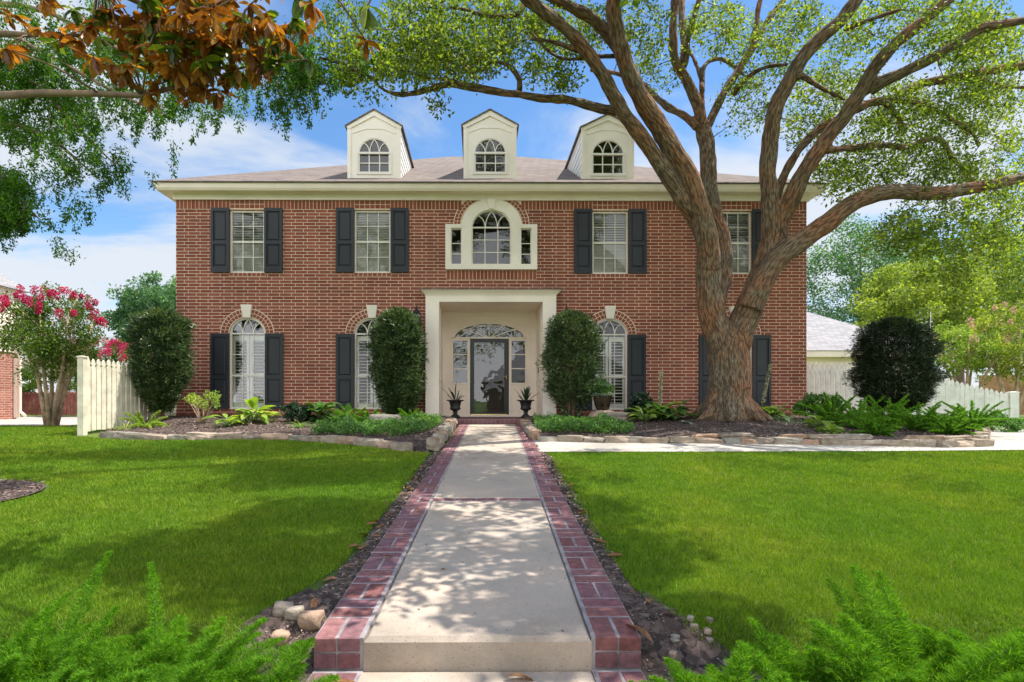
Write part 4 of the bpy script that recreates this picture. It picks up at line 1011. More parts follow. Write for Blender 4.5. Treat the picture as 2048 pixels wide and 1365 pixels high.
def bark_attr(me, off):
    n = len(me.vertices); V = np.empty(n*3, np.float32); me.vertices.foreach_get('co', V); V = V.reshape(-1, 3)+np.array(off)
    Nn = np.empty(n*3, np.float32); me.vertices.foreach_get('normal', Nn); Nn = Nn.reshape(-1, 3)
    # segment table
    A = []; B = []; Ls = []; T = []; U = []
    for li, (Q, q) in enumerate(limbs):
        l = li*3.7; up = None
        for i in range(len(Q)-1):
            t = (Q[i+1]-Q[i]); ln = t.length or 1e-6; t = t/ln
            up = t.orthogonal().normalized() if up is None else (up-t*up.dot(t)).normalized()
            A.append(Q[i]); T.append(t); Ls.append((l, ln, q[i])); U.append(up.copy()); l += ln
    A = np.array(A); T = np.array(T); Ls = np.array(Ls); U = np.array(U); Wv = np.cross(T, U)
    outv = np.empty((n, 3), np.float32)
    for s0 in range(0, n, 4000):
        p = V[s0:s0+4000]; d = p[:, None]-A[None]; t = np.clip(np.einsum('nsk,sk->ns', d, T), 0, Ls[:, 1])
        dist = np.linalg.norm(d-t[..., None]*T[None], axis=2)-Ls[:, 2]*.9
        k = dist.argmin(1); ar = np.arange(len(p)); dd = d[ar, k]
        outv[s0:s0+4000, 0] = np.einsum('nk,nk->n', dd, U[k]); outv[s0:s0+4000, 1] = np.einsum('nk,nk->n', dd, Wv[k]); outv[s0:s0+4000, 2] = Ls[k, 0]+t[ar, k]
    # lumps and ridges as real relief
    disp = np.array([.02*mnoise.noise(Vector(v*3.2))+.014*mnoise.noise(Vector((v[0]*17, v[1]*17, v[2]*4.5))) for v in outv.astype(float)])
    V2 = V-np.array(off)+Nn*disp[:, None]
    me.vertices.foreach_set('co', V2.astype(np.float32).ravel())
    at = me.attributes.new('bark', 'FLOAT_VECTOR', 'POINT'); at.data.foreach_set('vector', outv.ravel()); me.update()
bark_attr(me, oak_loc); link('trunk', me, M['bark'], oak)
o = msm.build('branches', M['bark'], oak, True); bark_attr(o.data, oak_loc)

# crown: clump centres given by where the foliage hangs in the photo
zones = [ # cx, cy, rx, ry, n, dmin, dmax
 (770, 70, 130, 80, 60, 8.2, 10), (900, 60, 130, 90, 95, 8.4, 10.5), (850, 120, 90, 50, 40, 8.5, 10), (740, 150, 60, 45, 16, 8, 8.6), (1010, 60, 90, 60, 50, 8.8, 11),
 (960, 130, 50, 30, 12, 8.8, 9.6), (1110, 140, 50, 45, 24, 9.3, 10.2), (1120, 50, 70, 60, 28, 9.2, 12), (875, 205, 14, 18, 3, 9, 9.2), (600, 190, 50, 50, 8, 8, 9), (690, 110, 45, 60, 16, 8, 9),
 (1290, 60, 45, 70, 24, 10, 12.5), (1310, 140, 45, 40, 12, 11, 12.5), (1180, 60, 60, 50, 18, 10, 12), (1440, 60, 80, 50, 40, 10.5, 13), (1490, 210, 50, 50, 22, 11, 13), (1590, 60, 70, 60, 36, 10, 13), (1520, 120, 60, 60, 24, 11, 13),
 (1640, 200, 70, 70, 38, 10.5, 13), (1610, 260, 50, 35, 18, 11, 13), (1700, 130, 60, 60, 26, 10, 13), (1850, 50, 170, 60, 90, 8.6, 13), (1960, 110, 90, 80, 80, 9, 13), (1900, 210, 150, 60, 90, 9.5, 13), (1730, 330, 70, 55, 38, 10, 12.5),
 (1800, 260, 80, 50, 44, 10, 13), (1960, 320, 100, 80, 55, 9.5, 13), (1860, 340, 90, 40, 34, 10, 12), (2000, 430, 60, 60, 40, 9, 12), (1870, 450, 110, 55, 42, 9.2, 11.5), (1930, 500, 90, 45, 28, 9, 11), (1800, 480, 60, 35, 18, 9.5, 11), (1880, 550, 50, 30, 7, 9.5, 10.5), (1665, 350, 40, 45, 16, 10, 11.5)]
Cc_ = []
for cx_, cy_, rx_, ry_, n_, d0, d1 in zones:
    for _ in range(int(n_*1.3)):
        a = random.uniform(0, 6.283); r = math.sqrt(random.random()); 
        Cc_.append(PT(cx_+rx_*r*math.cos(a), cy_+ry_*r*math.sin(a), random.uniform(d0, d1)))
vis = np.array(Cc_)
# the rest of the crown, above the frame, that shades the path and the front bed
hi = []
while len(hi) < 340:
    x = random.uniform(-3.5, 14); y = random.uniform(3.2, 17)
    if random.random() < .55: x = random.uniform(1.2, 4.8); y = random.uniform(2.6, 11)
    e = ((x-5)/9)**2+((y-10.5)/7.5)**2
    if e > 1: continue
    z = 6.6+3.6*math.sqrt(1-e)+random.uniform(-1.2, .6)
    if z-CAMZ < .76*y or z < 6.3: continue
    if x > 4.8 and y < 8.5 and random.random() < .88: continue
    if x < 1.2 and random.random() < .65: continue
    if y > 9 and random.random() < .5: continue
    if mnoise.noise(Vector((x*.6, y*.6, 3.1))) < -.12: continue
    hi.append((x, y, z))
for _ in range(46):       # unseen low sprays, added to throw leaf shadow on the near path
    y = random.uniform(2.7, 7.5); z = CAMZ+.8*y+random.uniform(.15, 1.5); hi.append((.43*z+random.uniform(-.75, .75), y+.09*z, z+.06*z))
hi = np.array(hi)
VF = cat([clumps(vis, rng.uniform(.13, .33, len(vis)), 50, .074, .48), clumps(hi, rng.uniform(.22, .44, len(hi)), 105, .11, .6)])
foliage('crown', VF, M['oak_leaf'], oak, oak_loc)
# twigs from the limbs into the foliage
m = MB()
allc = np.concatenate([vis, hi]); d0_ = np.array([np.linalg.norm(OAKC-c, axis=1).min() for c in allc])
nodes = np.empty((len(OAKC)+len(allc), 3)); nodes[:len(OAKC)] = OAKC; nn_ = len(OAKC)
for i in np.argsort(d0_):
    c = allc[i]; dd = np.linalg.norm(nodes[:nn_]-c, axis=1); k = dd.argmin(); L_ = dd[k]
    a = Vector(nodes[k]); nodes[nn_] = c; nn_ += 1
    if L_ < .08 or L_ > 2.2: continue
    b = Vector(c); mid_ = a.lerp(b, .5)+Vector((random.uniform(-.15, .15), random.uniform(-.15, .15), random.uniform(-.05, .15)))*L_
    pts = [a.lerp(mid_, t).lerp(mid_.lerp(b, t), t) for t in (0, .25, .5, .75, 1)]
    r = .0045+.005*L_+(.004 if k < len(OAKC) else 0); m.tube(pts, [r, r*.85, r*.7, r*.6, r*.5], 4)
o = m.build('twigs', M['bark'], oak, True); at = o.data.attributes.new('bark', 'FLOAT_VECTOR', 'POINT'); vv = np.empty(len(o.data.vertices)*3, np.float32); o.data.vertices.foreach_get('co', vv); at.data.foreach_set('vector', vv)

# ================================================================== generic tree
def tree(name, label, cat_, base, c, r, ncl, per, leaf, mat, barkm='stem', tr=.25, seed=1, lumps=.35, group=None, trunks=1, inner=.5, clr=None, spread=.5):
    loc = base; root = empty(name, loc, label, cat_, group)
    C = crown_points(c, r, ncl, inner, lumps, seed)
    clr = clr or min(r)*.22
    foliage('crown', clumps(C, rng.uniform(.7, 1.3, ncl)*clr, per, leaf, .5, .8), M[mat], root, loc)
    m = MB(); b = Vector(base); cc = Vector(c)
    for t in range(trunks):
        off = Vector((math.cos(t*2.4+seed), math.sin(t*2.4+seed), 0))*(tr*.9 if trunks > 1 else 0)
        top = b+off*.9+(cc-b)*.75+off*spread*8*(1 if trunks > 1 else 0)
        pts = [b+off+Vector((0, 0, -.15)), b+off*1.2+(cc-b)*.25+off*spread*2, b+off*1.5+(cc-b)*.5+off*spread*4, top]
        m.tube(pts, [tr, tr*.75, tr*.55, tr*.25], 10)
        for k in range(7):
            q = Vector(C[random.randrange(ncl)]); s = pts[1].lerp(pts[3], random.uniform(.2, 1))
            m.tube([s, s.lerp(q, .5)+Vector((0, 0, .1*(q-s).length)), q], [tr*.3, tr*.18, tr*.06], 6)
    m.build('trunk', M[barkm], root, True); return root
def gp(px, py, Y): v = W(px, py, Y); return (v.x, v.y, v.z)
GZ = .645
# far trees behind the house, right
def bgtree(px, py, rpx, rpy, Y, *a, name='shade_tree', label='', mat='bg_leaf', ncl=110, per=150, leaf=.17, **k):
    c = gp(px, py, Y); s = Y/FPX
    return tree(name, label, 'tree', (c[0], Y, GZ), c, (rpx*s, min(rpx, rpy)*s, rpy*s), ncl, per, leaf, mat, tr=.35, **k)
bgtree(1720, 575, 130, 125, 34, label='large blue green tree rising behind the right end of the house', mat='bg_blue', ncl=170, seed=2, inner=.3, group='trees behind the house')
bgtree(1850, 620, 140, 100, 27, label='broad yellow green tree behind the round dark bush', mat='bg_yellow', ncl=170, seed=4, inner=.3, group='trees behind the house')
bgtree(2010, 590, 110, 120, 30, label='yellow green tree above the tan wood fence at the right edge', mat='bg_yellow', ncl=130, seed=6, inner=.3, group='trees behind the house')
bgtree(1920, 560, 120, 110, 40, label='tall mid green tree in the gap between the two yellow green trees', mat='bg_leaf', ncl=130, seed=8, inner=.3, group='trees behind the house')
bgtree(2130, 560, 140, 160, 36, label='mid green tree farthest right beyond the tan fence', mat='bg_leaf', ncl=130, seed=9, inner=.3, group='trees behind the house')
bgtree(305, 640, 78, 82, 30, label='bushy green tree behind the left corner of the house', mat='bg_blue', ncl=150, seed=3, inner=.25)
bgtree(390, 610, 60, 60, 36, label='green tree half hidden by the left wall of the house', mat='bg_leaf', ncl=80, seed=5)
# crape myrtles
cm = gp(103, 847, 13.3)
def crape(base, c, r, label, ncl, ntr, seed, flower, nfl, per=130, top=.15, sep=False, name='crape_myrtle', leafm='crape_leaf'):
    root = empty(name, base, label, 'tree', None)
    C = crown_points(c, r, ncl, .35, .45, seed)
    rr_ = min(r)*.2
    foliage('crown', clumps(C, rng.uniform(.7, 1.3, ncl)*rr_, per, .065*max(1, base[1]/14), .5, 1.0), M[leafm], root, base)
    m = MB(); b = Vector(base); hgt = c[2]-r[2]*.5-base[2]
    for t in range(ntr):
        a = t*2*math.pi/ntr+.4; o1 = Vector((math.cos(a), math.sin(a), 0))
        sp_ = random.uniform(.35, .75)*r[0]
        pts = [b+o1*.07+Vector((0, 0, -.1)), b+o1*(.12+sp_*.12)+Vector((0, 0, hgt*.35)), b+o1*(.1+sp_*.45)+Vector((random.uniform(-.05, .05), 0, hgt*.75)), b+o1*(.1+sp_*.8)+Vector((0, 0, hgt*1.15)), b+o1*sp_*1.15+Vector((0, 0, hgt*1.15+r[2]*.7))]
        m.tube(pts, [.065, .048, .036, .026, .008], 8)
        for k in range(4):
            q = Vector(C[random.randrange(ncl)]); s = pts[2].lerp(pts[3], random.random()); m.tube([s, s.lerp(q, .5)+Vector((0, 0, .05)), q], [.02, .013, .004], 6)
    m.build('trunk', M['smooth_bark'], root, True)
    # flower heads on the outside, mostly on top
    d = sph(nfl); d[:, 2] = np.abs(d[:, 2])*.9+top; d = unit(d); P = np.array(c)+d*np.array(r)*rng.uniform(.95, 1.18, (nfl, 1))
    per_ = 70; rad = rng.uniform(.04, .085, nfl)*max(1, base[1]/14)
    if sep:
        for q in range(nfl): foliage('flower_head', clumps(P[q:q+1], rad[q:q+1], 110, .04, .8, 1.4), M[flower], root, base)
    else: foliage('flowers', clumps(P, rad, per_, .035*max(1, base[1]/14), .8, 1.5), M[flower], root, base)
    return root
crape((cm[0], 13.3, gz(cm[0], 13.3)), gp(100, 668, 13.3), (1.12, 1.0, .98), 'multi stemmed crape myrtle with pink flowers at the left edge of the lawn', 165, 7, 3, 'pink', 54, 110, top=.35, sep=True)
crape((gp(215, 800, 23)[0], 23, GZ), gp(210, 735, 23), (1.7, 1.3, 1.0), 'low pink crape myrtle behind the white picket fence', 60, 5, 5, 'pink', 120, 90)
crape((gp(2025, 800, 17.5)[0], 17.5, GZ), gp(2035, 690, 17.5), (1.3, 1.2, 1.25), 'crape myrtle with pale pink flower heads at the right edge', 110, 5, 7, 'pale_pink', 26, 100, leafm='bg_yellow')
crape((gp(1930, 800, 18)[0], 18, GZ), gp(1925, 700, 18), (1.3, 1.0, .8), 'light green arching shrub with few pink buds behind the right picket fence', 90, 5, 9, 'pale_pink', 10, 90, leafm='lime')

# ================================================================== hedges by the wall
def hedge(px, pyt, pyb, hwpx, Y, label, n, mat, round_=False, leaf=.09, asp=.16, hole=0, seed=0, group=None, taper=.55, name='podocarpus_shrub', bare=0):
    t = W(px, pyt, Y); b = W(px, pyb, Y); x0 = t.x; h = t.z-b.z; hw = hwpx*(.84 if round_ else .81)*Y/FPX; base = (x0, Y, b.z)
    root = empty(name, base, label, 'shrub', group)
    u = rng.random(n); a = rng.random(n)*2*math.pi
    zz_ = u*h
    prof = np.interp(u, [0, .08, .25, .5, .8, .93, 1.0], [taper*.6, taper, .82, 1, .97, .78, .22])
    if round_: prof = np.interp(u, [0, .06, .2, .4, .6, .75, .88, .96, 1.0], [.35, .62, .86, 1, 1, .93, .74, .48, .1])
    rr_ = 1.04-np.abs(rng.normal(0, .22, n)); rr_ = np.clip(rr_, .05, 1.1)*rng.uniform(.92, 1.08, n); rr_ = np.where(rng.random(n) < .03, 1.18, rr_)
    lum = np.array([1+.30*mnoise.noise(Vector((math.cos(q)*1.6+seed, math.sin(q)*1.6, z_*3.2)))+.22*mnoise.noise(Vector((math.cos(q)*4+seed, math.sin(q)*4, z_*8))) for q, z_ in zip(a, zz_)])
    rad = prof*hw*rr_*lum
    P = np.stack([x0+rad*np.cos(a), Y+rad*np.sin(a)*.8, b.z+zz_], 1)
    if bare: keep = (zz_ > bare*h) | (rng.random(n) < .12); P = P[keep]; a = a[keep]
    # tufts of narrow leaves
    k = 5; Pn = np.repeat(P, k, 0)+rng.normal(size=(len(P)*k, 3))*.018
    U = np.stack([np.cos(a), np.sin(a), .55+0*a], 1); U = np.repeat(U, k, 0)*.8+sph(len(P)*k)*.85
    l = leaf*rng.uniform(.7, 1.5, len(Pn))
    foliage('foliage', leaves(Pn, U, l, l*asp), M[mat], root, base)
    m = MB()
    for q in range(4):
        an = q*1.7; m.tube([(x0+.05*math.cos(an), Y+.05*math.sin(an), b.z-.12), (x0+.12*hw*math.cos(an), Y+.1*math.sin(an), b.z+h*.4), (x0+.4*hw*math.cos(an), Y+.2*math.sin(an), b.z+h*.8)], [.035, .025, .01], 7)
        for j in range(6):
            z_ = h*random.uniform(.2, .8); a2 = random.uniform(0, 6.28); m.tube([(x0, Y, b.z+z_), (x0+hw*.75*math.cos(a2), Y+hw*.6*math.sin(a2), b.z+z_+.15*h)], [.014, .005], 5)
    m.build('stems', M['stem'], root, True); return root
hedge(321, 624, 822, 60, 12.0, 'tall oval podocarpus shrub at the left corner of the house with bright top leaves', 7200, 'podo_leaf', seed=1, taper=.4)
hedge(796, 622, 832, 57, 12.55, 'dense dark podocarpus shrub hiding a window left of the portico', 9500, 'podo_leaf', seed=2, taper=.6)
hedge(1143, 628, 838, 58, 12.45, 'open podocarpus shrub leaning over the right column of the portico', 5200, 'podo_leaf', seed=3, taper=.45, bare=.16)
hedge(1790, 640, 822, 82, 12.6, 'wide round nearly black clipped shrub in front of the white picket fence', 15000, 'darkbush_leaf', round_=True, leaf=.07, asp=.14, seed=4, taper=.6, name='round_shrub')

# ================================================================== fences
def picket_poly(x, wd, z0, z1):
    h = wd/2; return [(x-h, z0), (x+h, z0), (x+h, z1-.16), (x+h*.62, z1-.145), (x+h*.62, z1-.13), (x+h*.95, z1-.10), (x+h*.6, z1-.04), (x, z1), (x-h*.6, z1-.04), (x-h*.95, z1-.10), (x-h*.62, z1-.13), (x-h*.62, z1-.145), (x-h, z1-.16)]
def fence(name, label, p0, p1, n, ztop, zbot, mat, wd=.1, post0=True, post1=False, pw=.13, gp_=None, plain=False):
    a = Vector((p0[0], p0[1], 0)); b = Vector((p1[0], p1[1], 0)); d = (b-a); L = d.length; ang = math.atan2(d.y, d.x)
    root = empty(name, (a.x, a.y, zbot(0)), label, 'fence', gp_); root.rotation_euler = (0, 0, ang)
    z00 = zbot(0)
    for i in range(n):
        t = (i+.5)/n; m = MB(); x = t*L; zb = zbot(t)-z00+.03+random.uniform(0, .02); zt = ztop(t)-z00+random.uniform(-.01, .01)
        tw = random.uniform(-.006, .006)
        if plain: m.prism([(x-wd/2, zb), (x+wd/2, zb), (x+wd/2, zt-.03), (x+wd/2-.03, zt), (x-wd/2+.03, zt), (x-wd/2, zt-.03)], -.012+tw, .008+tw)
        else: m.prism([(px_+0, z_) for px_, z_ in picket_poly(x, wd, zb, zt)], -.012+tw, .01+tw)
        me = bpy.data.meshes.new('picket'); me.from_pydata(m.v, [], m.f); link('picket', me, M[mat], root)
    m = MB()
    zt0, zt1 = ztop(0)-z00, ztop(1)-z00; zb0, zb1 = 0, zbot(1)-z00
    for f in (.18, .78):
        za, zc_ = zb0+(zt0-zb0)*f, zb1+(zt1-zb1)*f
        m.loft([[(0, .012, za), (0, .05, za), (0, .05, za+.09), (0, .012, za+.09)], [(L, .012, zc_), (L, .05, zc_), (L, .05, zc_+.09), (L, .012, zc_+.09)]])
    me = bpy.data.meshes.new('rail'); me.from_pydata(m.v, [], m.f); link('rail', me, M[mat], root)
    for flag, x, zt in ((post0, -pw/2, zt0), (post1, L+pw/2, zt1)):
        if flag:
            m = MB(); zb = (zb0 if x < 0 else zb1)-.05
            m.box(x-pw/2, x+pw/2, -.05, .07, zb, zt-.0); m.loft([ring(x-pw/2-.015, x+pw/2+.015, -.065, .085, zt), ring(x-pw/2-.015, x+pw/2+.015, -.065, .085, zt+.02), ring(x-.02, x+.02, -.0, .02, zt+.035)])
            me = bpy.data.meshes.new('post'); me.from_pydata(m.v, [], m.f); link('post', me, M[mat], root)
    return root
f0 = W(170, 860, 10.55)
fence('picket_fence', 'tall cream picket fence running back beside the left corner of the house', (f0.x, 10.55), (HX0-.02, 13.15), 20, lambda t: 1.99, lambda t: .57+.1*t, 'fence', wd=.104, pw=.1)
p0, p1 = W(1612, 800, 15.0), W(1722, 800, 15.0)
fence('picket_fence', 'level white picket fence between the house wall and the round dark shrub', (p0.x-.3, 15), (p1.x+.9, 15), 20, lambda t: CAMZ+79*15/FPX, lambda t: .79, 'fence_white', wd=.105, post0=False)
p0, p1 = W(1805, 800, 15.1), W(2018, 800, 14.6)
zt0 = CAMZ+(804-733)*15.1/FPX; zt1 = CAMZ+(804-786)*14.6/FPX
fence('picket_fence', 'white picket fence sloping down to a square post right of the round shrub', (p0.x, 15.1), (p1.x, 14.6), 22, lambda t: zt0+(zt1-zt0)*(t**.9), lambda t: .77-.1*t, 'fence_white', wd=.11, post0=False, post1=True, pw=.2)
p0, p1 = W(38, 800, 19.3), W(168, 800, 19.3)
fence('stained_fence', 'low reddish brown board fence beside the driveway behind the crape myrtle', (p0.x, 19.3), (p1.x+.8, 19.3), 24, lambda t: CAMZ+19*19.3/FPX, lambda t: GZ+.02, 'redfence', wd=.11, post0=False, plain=True)
p0, p1 = W(1960, 800, 21.5), W(2120, 800, 20)
fence('cedar_fence', 'tan cedar privacy fence at the right edge beneath the pale pink crape myrtle', (p0.x, 21.5), (p1.x, 20), 26, lambda t: CAMZ+54*21/FPX, lambda t: GZ, 'tanfence', wd=.15, post0=False, plain=True)

# ================================================================== neighbours
def simple_roof(m, x0, x1, y0, y1, z, rise, t=.12):
    w_ = min(x1-x0, y1-y0)/2; 
    if x1-x0 > y1-y0: r0, r1 = (x0+w_, (y0+y1)/2, z+rise), (x1-w_, (y0+y1)/2, z+rise)
    else: r0, r1 = ((x0+x1)/2, y0+w_, z+rise), ((x0+x1)/2, y1-w_, z+rise)
    b = [(x0, y0, z), (x1, y0, z), (x1, y1, z), (x0, y1, z)]
    if x1-x0 > y1-y0: m.add(b+[r0, r1], [(0, 1, 5, 4), (1, 2, 5), (2, 3, 4, 5), (3, 0, 4), (3, 2, 1, 0)])
    else: m.add(b+[r0, r1], [(0, 1, 4), (1, 2, 5, 4), (2, 3, 5), (3, 0, 4, 5), (3, 2, 1, 0)])
nx = W(33, 800, 18.5).x
nb = empty('neighbour_house', (nx-3, 18.5, GZ), 'neighbouring house with red brick below cream siding and a grey roof at the left edge', 'house')
zb_ = CAMZ+97*18.5/FPX; ze_ = CAMZ+(804-583)*18.5/FPX
m = MB(); m.box(nx-9, nx, 8, 18.5, GZ-.2, zb_); m.build('brick_wall', M['rbrick'], nb)
m = MB(); m.box(nx-9.03, nx+.03, 8, 18.53, zb_+.001, ze_); m.build('siding', M['cream2'], nb)
m = MB(); simple_roof(m, nx-9.5, nx+.2, 7.5, 18.9, ze_+.001, 4.4); m.build('roof', M['roof_grey'], nb)
m = MB(); m.box(nx+.001, nx+.13, 18.38, 18.468, GZ, zb_+.0); m.tube([(nx+.18, 18.42, GZ+.2), (nx+.18, 18.42, zb_), (nx+.1, 18.42, zb_+.3)], .045, 8); m.tube([(nx+.18, 18.42, GZ+.2), (nx+.45, 18.3, GZ+.06)], .045, 8); m.build('downspout', M['cream2'], nb)
m = MB(); y = 22.0; xa, xb_ = W(60, 750, y).x-1, W(172, 750, y).x
m.box(xa, xb_, y, y+.25, CAMZ+(804-752)*y/FPX, CAMZ+(804-716)*y/FPX)
xc = W(124, 750, y).x; m.box(xc-.16, xc+.16, y+.01, y+.24, GZ, CAMZ+(804-752)*y/FPX)
m.build('breezeway', M['cream2'], nb)
ga = empty('neighbour_garage', (W(230, 750, 26).x, 26, GZ), 'low cream outbuilding with a grey roof seen over the left picket fence', 'garage')
m = MB(); xa, xb_ = W(150, 750, 26).x, W(420, 750, 26).x; zq = CAMZ+(804-733)*26/FPX
m.box(xa, xb_, 26, 31, GZ, zq); m.build('wall', M['cream2'], ga)
m = MB(); simple_roof(m, xa-.4, xb_+.4, 25.6, 31.5, zq+.001, .75); m.build('roof', M['roof_grey'], ga)
gr = empty('garage', (W(1660, 750, 22).x, 22, GZ), 'cream garage with a pale grey shingle roof behind the right picket fence', 'garage')
xa, xb_ = W(1500, 750, 22).x, W(1850, 750, 22).x; zq = CAMZ+(804-714)*22/FPX
m = MB(); m.box(xa, xb_, 22, 30, GZ, zq); m.build('wall', M['cream2'], gr)
m = MB(); m.box(xa-.3, xb_+.3, 21.65, 30.3, zq-.02, zq+.22); m.build('fascia', M['cream2'], gr)
m = MB(); simple_roof(m, xa-.35, xb_+.35, 21.6, 30.4, zq+.221, 2.35); m.build('roof', M['roof_grey'], gr)
# shrubs beyond the driveway
def bush(px, py, rx, rz, Y, label, mat, n=60, per=110, leaf=.09, name='garden_bush', group=None, asp=.5):
    c = W(px, py, Y); s = Y/FPX; base = (c.x, Y, c.z-rz*s)
    root = empty(name, base, label, 'bush', group); C = crown_points(c, (rx*s, rx*s*.8, rz*s), n, .3, .4, px*.01)
    foliage('foliage', clumps(C, rng.uniform(.7, 1.3, n)*min(rx, rz)*s*.26, per, leaf, asp), M[mat], root, base)
    m = MB()
    for k in range(5):
        a = k*1.3; m.tube([(c.x, Y, base[2]-.1), (c.x+.4*rx*s*math.cos(a), Y+.3*rx*s*math.sin(a), c.z)], [.02, .006], 6)
    m.build('stems', M['stem'], root, True); return root
bush(148, 765, 30, 38, 21, 'green bush beyond the reddish fence next to the cream post', 'bg_leaf', 40, 90)
bush(60, 765, 26, 32, 21.5, 'dark bush beside the brick neighbouring house', 'mid_leaf', 30, 90)

# things across the street that the windows mirror
oh_ = empty('opposite_house', (7, -26, 0), 'brick house with a pale grey roof across the street, mirrored in the storm door', 'house')
m = MB(); m.box(.9, 15, -34, -24, -.2, 2.6); m.build('wall', M['rbrick'], oh_)
m = MB(); simple_roof(m, .3, 15.6, -34.6, -23.4, 2.601, 4.8); m.build('roof', M['roof_grey'], oh_)
m = MB()
for x in (2.4, 5, 8, 11): m.box(x, x+1.1, -23.99, -23.93, .8, 2.4)
m.build('window', M['frame'], oh_)
for i, (x, y, z, r, s_, lb) in enumerate(((-9, -11, 6.2, 4.2, 11, 'spreading tree near the street, mirrored in the left windows'), (5.5, -13, 7.0, 4.8, 12, 'tall tree near the street, mirrored in the right windows'), (-3.4, -20, 6.5, 5.4, 13, 'tree before the opposite house, mirrored in the middle windows'), (13, -9, 6, 4.0, 14, 'tree mirrored in the far right windows'))):
    tree('street_tree', lb, 'tree', (x, y, 0), (x, y, z+1.5), (r, r, r*.8), 90, 60, .22, 'oak_leaf', tr=.28, seed=s_, inner=.2, group='trees along the street')

# ================================================================== magnolia and feathery tree at the upper left
mag = empty('magnolia_tree', (-5.0, 5.3, gz(-5, 5.3)), 'magnolia with copper backed leaves whose branches hang across the upper left', 'tree')
mlimbs = []
def mlimb(pts, r0, r1):
    P = [PT(x, y, d) for x, y, d in pts]; mlimbs.append(P); return P
m = MB(); P = [Vector((-5.0, 5.3, .1)), Vector((-4.95, 5.3, 1.5)), Vector((-4.9, 5.2, 3.0)), Vector((-4.8, 5.1, 5.5))]; m.tube(P, [.17, .14, .12, .05], 12)
for pts, r0, r1 in (([(-120, 170, 4.9), (0, 192, 4.6), (90, 186, 4.4), (200, 188, 4.2), (285, 192, 4.1), (370, 170, 4.0)], .036, .014), ([(-140, -40, 4.6), (60, -20, 4.2), (200, -30, 3.9), (400, -60, 3.6), (620, -60, 3.2), (780, -45, 2.9)], .045, .012), ([(200, -30, 3.9), (330, 30, 4), (450, 90, 4), (520, 150, 4)], .02, .008), ([(-120, 60, 4.7), (60, 70, 4.5), (190, 72, 4.4)], .03, .01), ([(300, -60, 4), (400, 20, 4), (430, 120, 4), (400, 180, 4)], .02, .007)):
    P = mlimb(pts, r0, r1); m.tube(P, list(np.linspace(r0, r1, len(P))), 8)
cl = [(30, 95, 4.4), (75, 60, 4.4), (110, 85, 4.4), (20, 30, 4.3), (200, 75, 4.2), (150, 20, 4.1), (230, 20, 4), (275, 50, 4), (300, 90, 3.9), (260, 110, 4.1), (330, 30, 3.8), (345, 70, 3.9), (380, 110, 3.9), (420, 40, 3.6), (440, 95, 3.8), (400, 140, 4), (350, 150, 4), (315, 170, 4), (300, 190, 4), (375, 195, 4), (440, 185, 4), (470, 140, 3.9), (505, 125, 3.9), (520, 95, 3.8), (480, 50, 3.6), (540, 40, 3.6), (500, 10, 3.4), (360, 0, 3.6), (290, 0, 3.8), (450, 0, 3.4), (545, 75, 3.8), (410, 175, 4), (455, 150, 4), (330, 120, 3.9), (190, 40, 4.2), (245, 75, 4.1), (425, 20, 2.9), (625, 5, 2.8), (735, 12, 2.7), (600, -10, 2.8), (90, -5, 4.2), (0, 110, 4.4), (555, 120, 3.9), (160, 85, 4.3)]
for _ in range(26): cl.append((random.uniform(180, 560), random.uniform(-60, 60), random.uniform(3.6, 4.4)))
for _ in range(120): cl.append((random.gauss(375, 105), min(190, random.gauss(62, 55)), random.uniform(3.7, 4.4)))
parts = []; gparts = []; ML = np.array([tuple(p) for P_ in mlimbs for p in P_])
for (x, y, d) in cl:
    c = PT(x, y, d); n = random.randint(8, 12); C = np.repeat(np.array([tuple(c)]), n, 0)+rng.normal(size=(n, 3))*.008
    a = rng.random(n)*6.283; el = rng.uniform(-1.5, .25, n); U = np.stack([np.cos(a)*np.cos(el), np.sin(a)*np.cos(el), np.sin(el)], 1)
    Lf = rng.uniform(.085, .14, n); Wf = Lf*rng.uniform(.36, .46, n)
    VF_ = bigleaves(C, U, Lf, Wf, np.array([0, 0, 1.0])+rng.normal(size=(n, 3))*.3, rng.uniform(.05, .3, n))
    (gparts if random.random() < .24 else parts).append(VF_)
    k = np.linalg.norm(ML-np.array(c), axis=1).argmin(); q = Vector(ML[k])
    m.tube([q, q.lerp(c, .5)+Vector((0, 0, .04)), c], [.008, .006, .005], 5)
m.build('trunk', M['stem'], mag, True)
ml = tuple(mag.location)
foliage('copper_leaves', cat(parts), M['mag_leaf'], mag, ml); foliage('green_leaves', cat(gparts), M['mag_green'], mag, ml)

cy_ = empty('feathery_tree', (-10.6, 8.8, gz(-10, 8.8)), 'feathery green tree with drooping sprays hanging in from the left edge', 'tree')
m = MB(); m.tube([(-10.6, 8.8, .2), (-10.5, 8.8, 3), (-10.3, 8.8, 6.5), (-10.1, 8.8, 9.5)], [.26, .22, .15, .05], 12)
br = [[(-150, 120, 8.8), (0, 125, 8.6), (80, 175, 8.4), (160, 260, 8.2), (230, 330, 8.1)], [(-150, 0, 8.8), (30, 10, 8.4), (100, 25, 8.2), (200, 80, 8.1), (300, 130, 8), (420, 200, 7.9)], [(-150, 60, 8.7), (20, 70, 8.4), (130, 130, 8.2), (240, 190, 8), (330, 230, 7.9)], [(-150, 350, 8.8), (-40, 370, 8.6), (40, 400, 8.4), (80, 440, 8.3)], [(-150, -60, 8.8), (100, -40, 8.5), (300, -20, 8.3), (480, 40, 8.2), (600, 110, 8.1), (650, 170, 8)], [(-100, 240, 8.7), (40, 250, 8.5), (120, 290, 8.3), (200, 360, 8.2)]]
parts = []; sprays = []
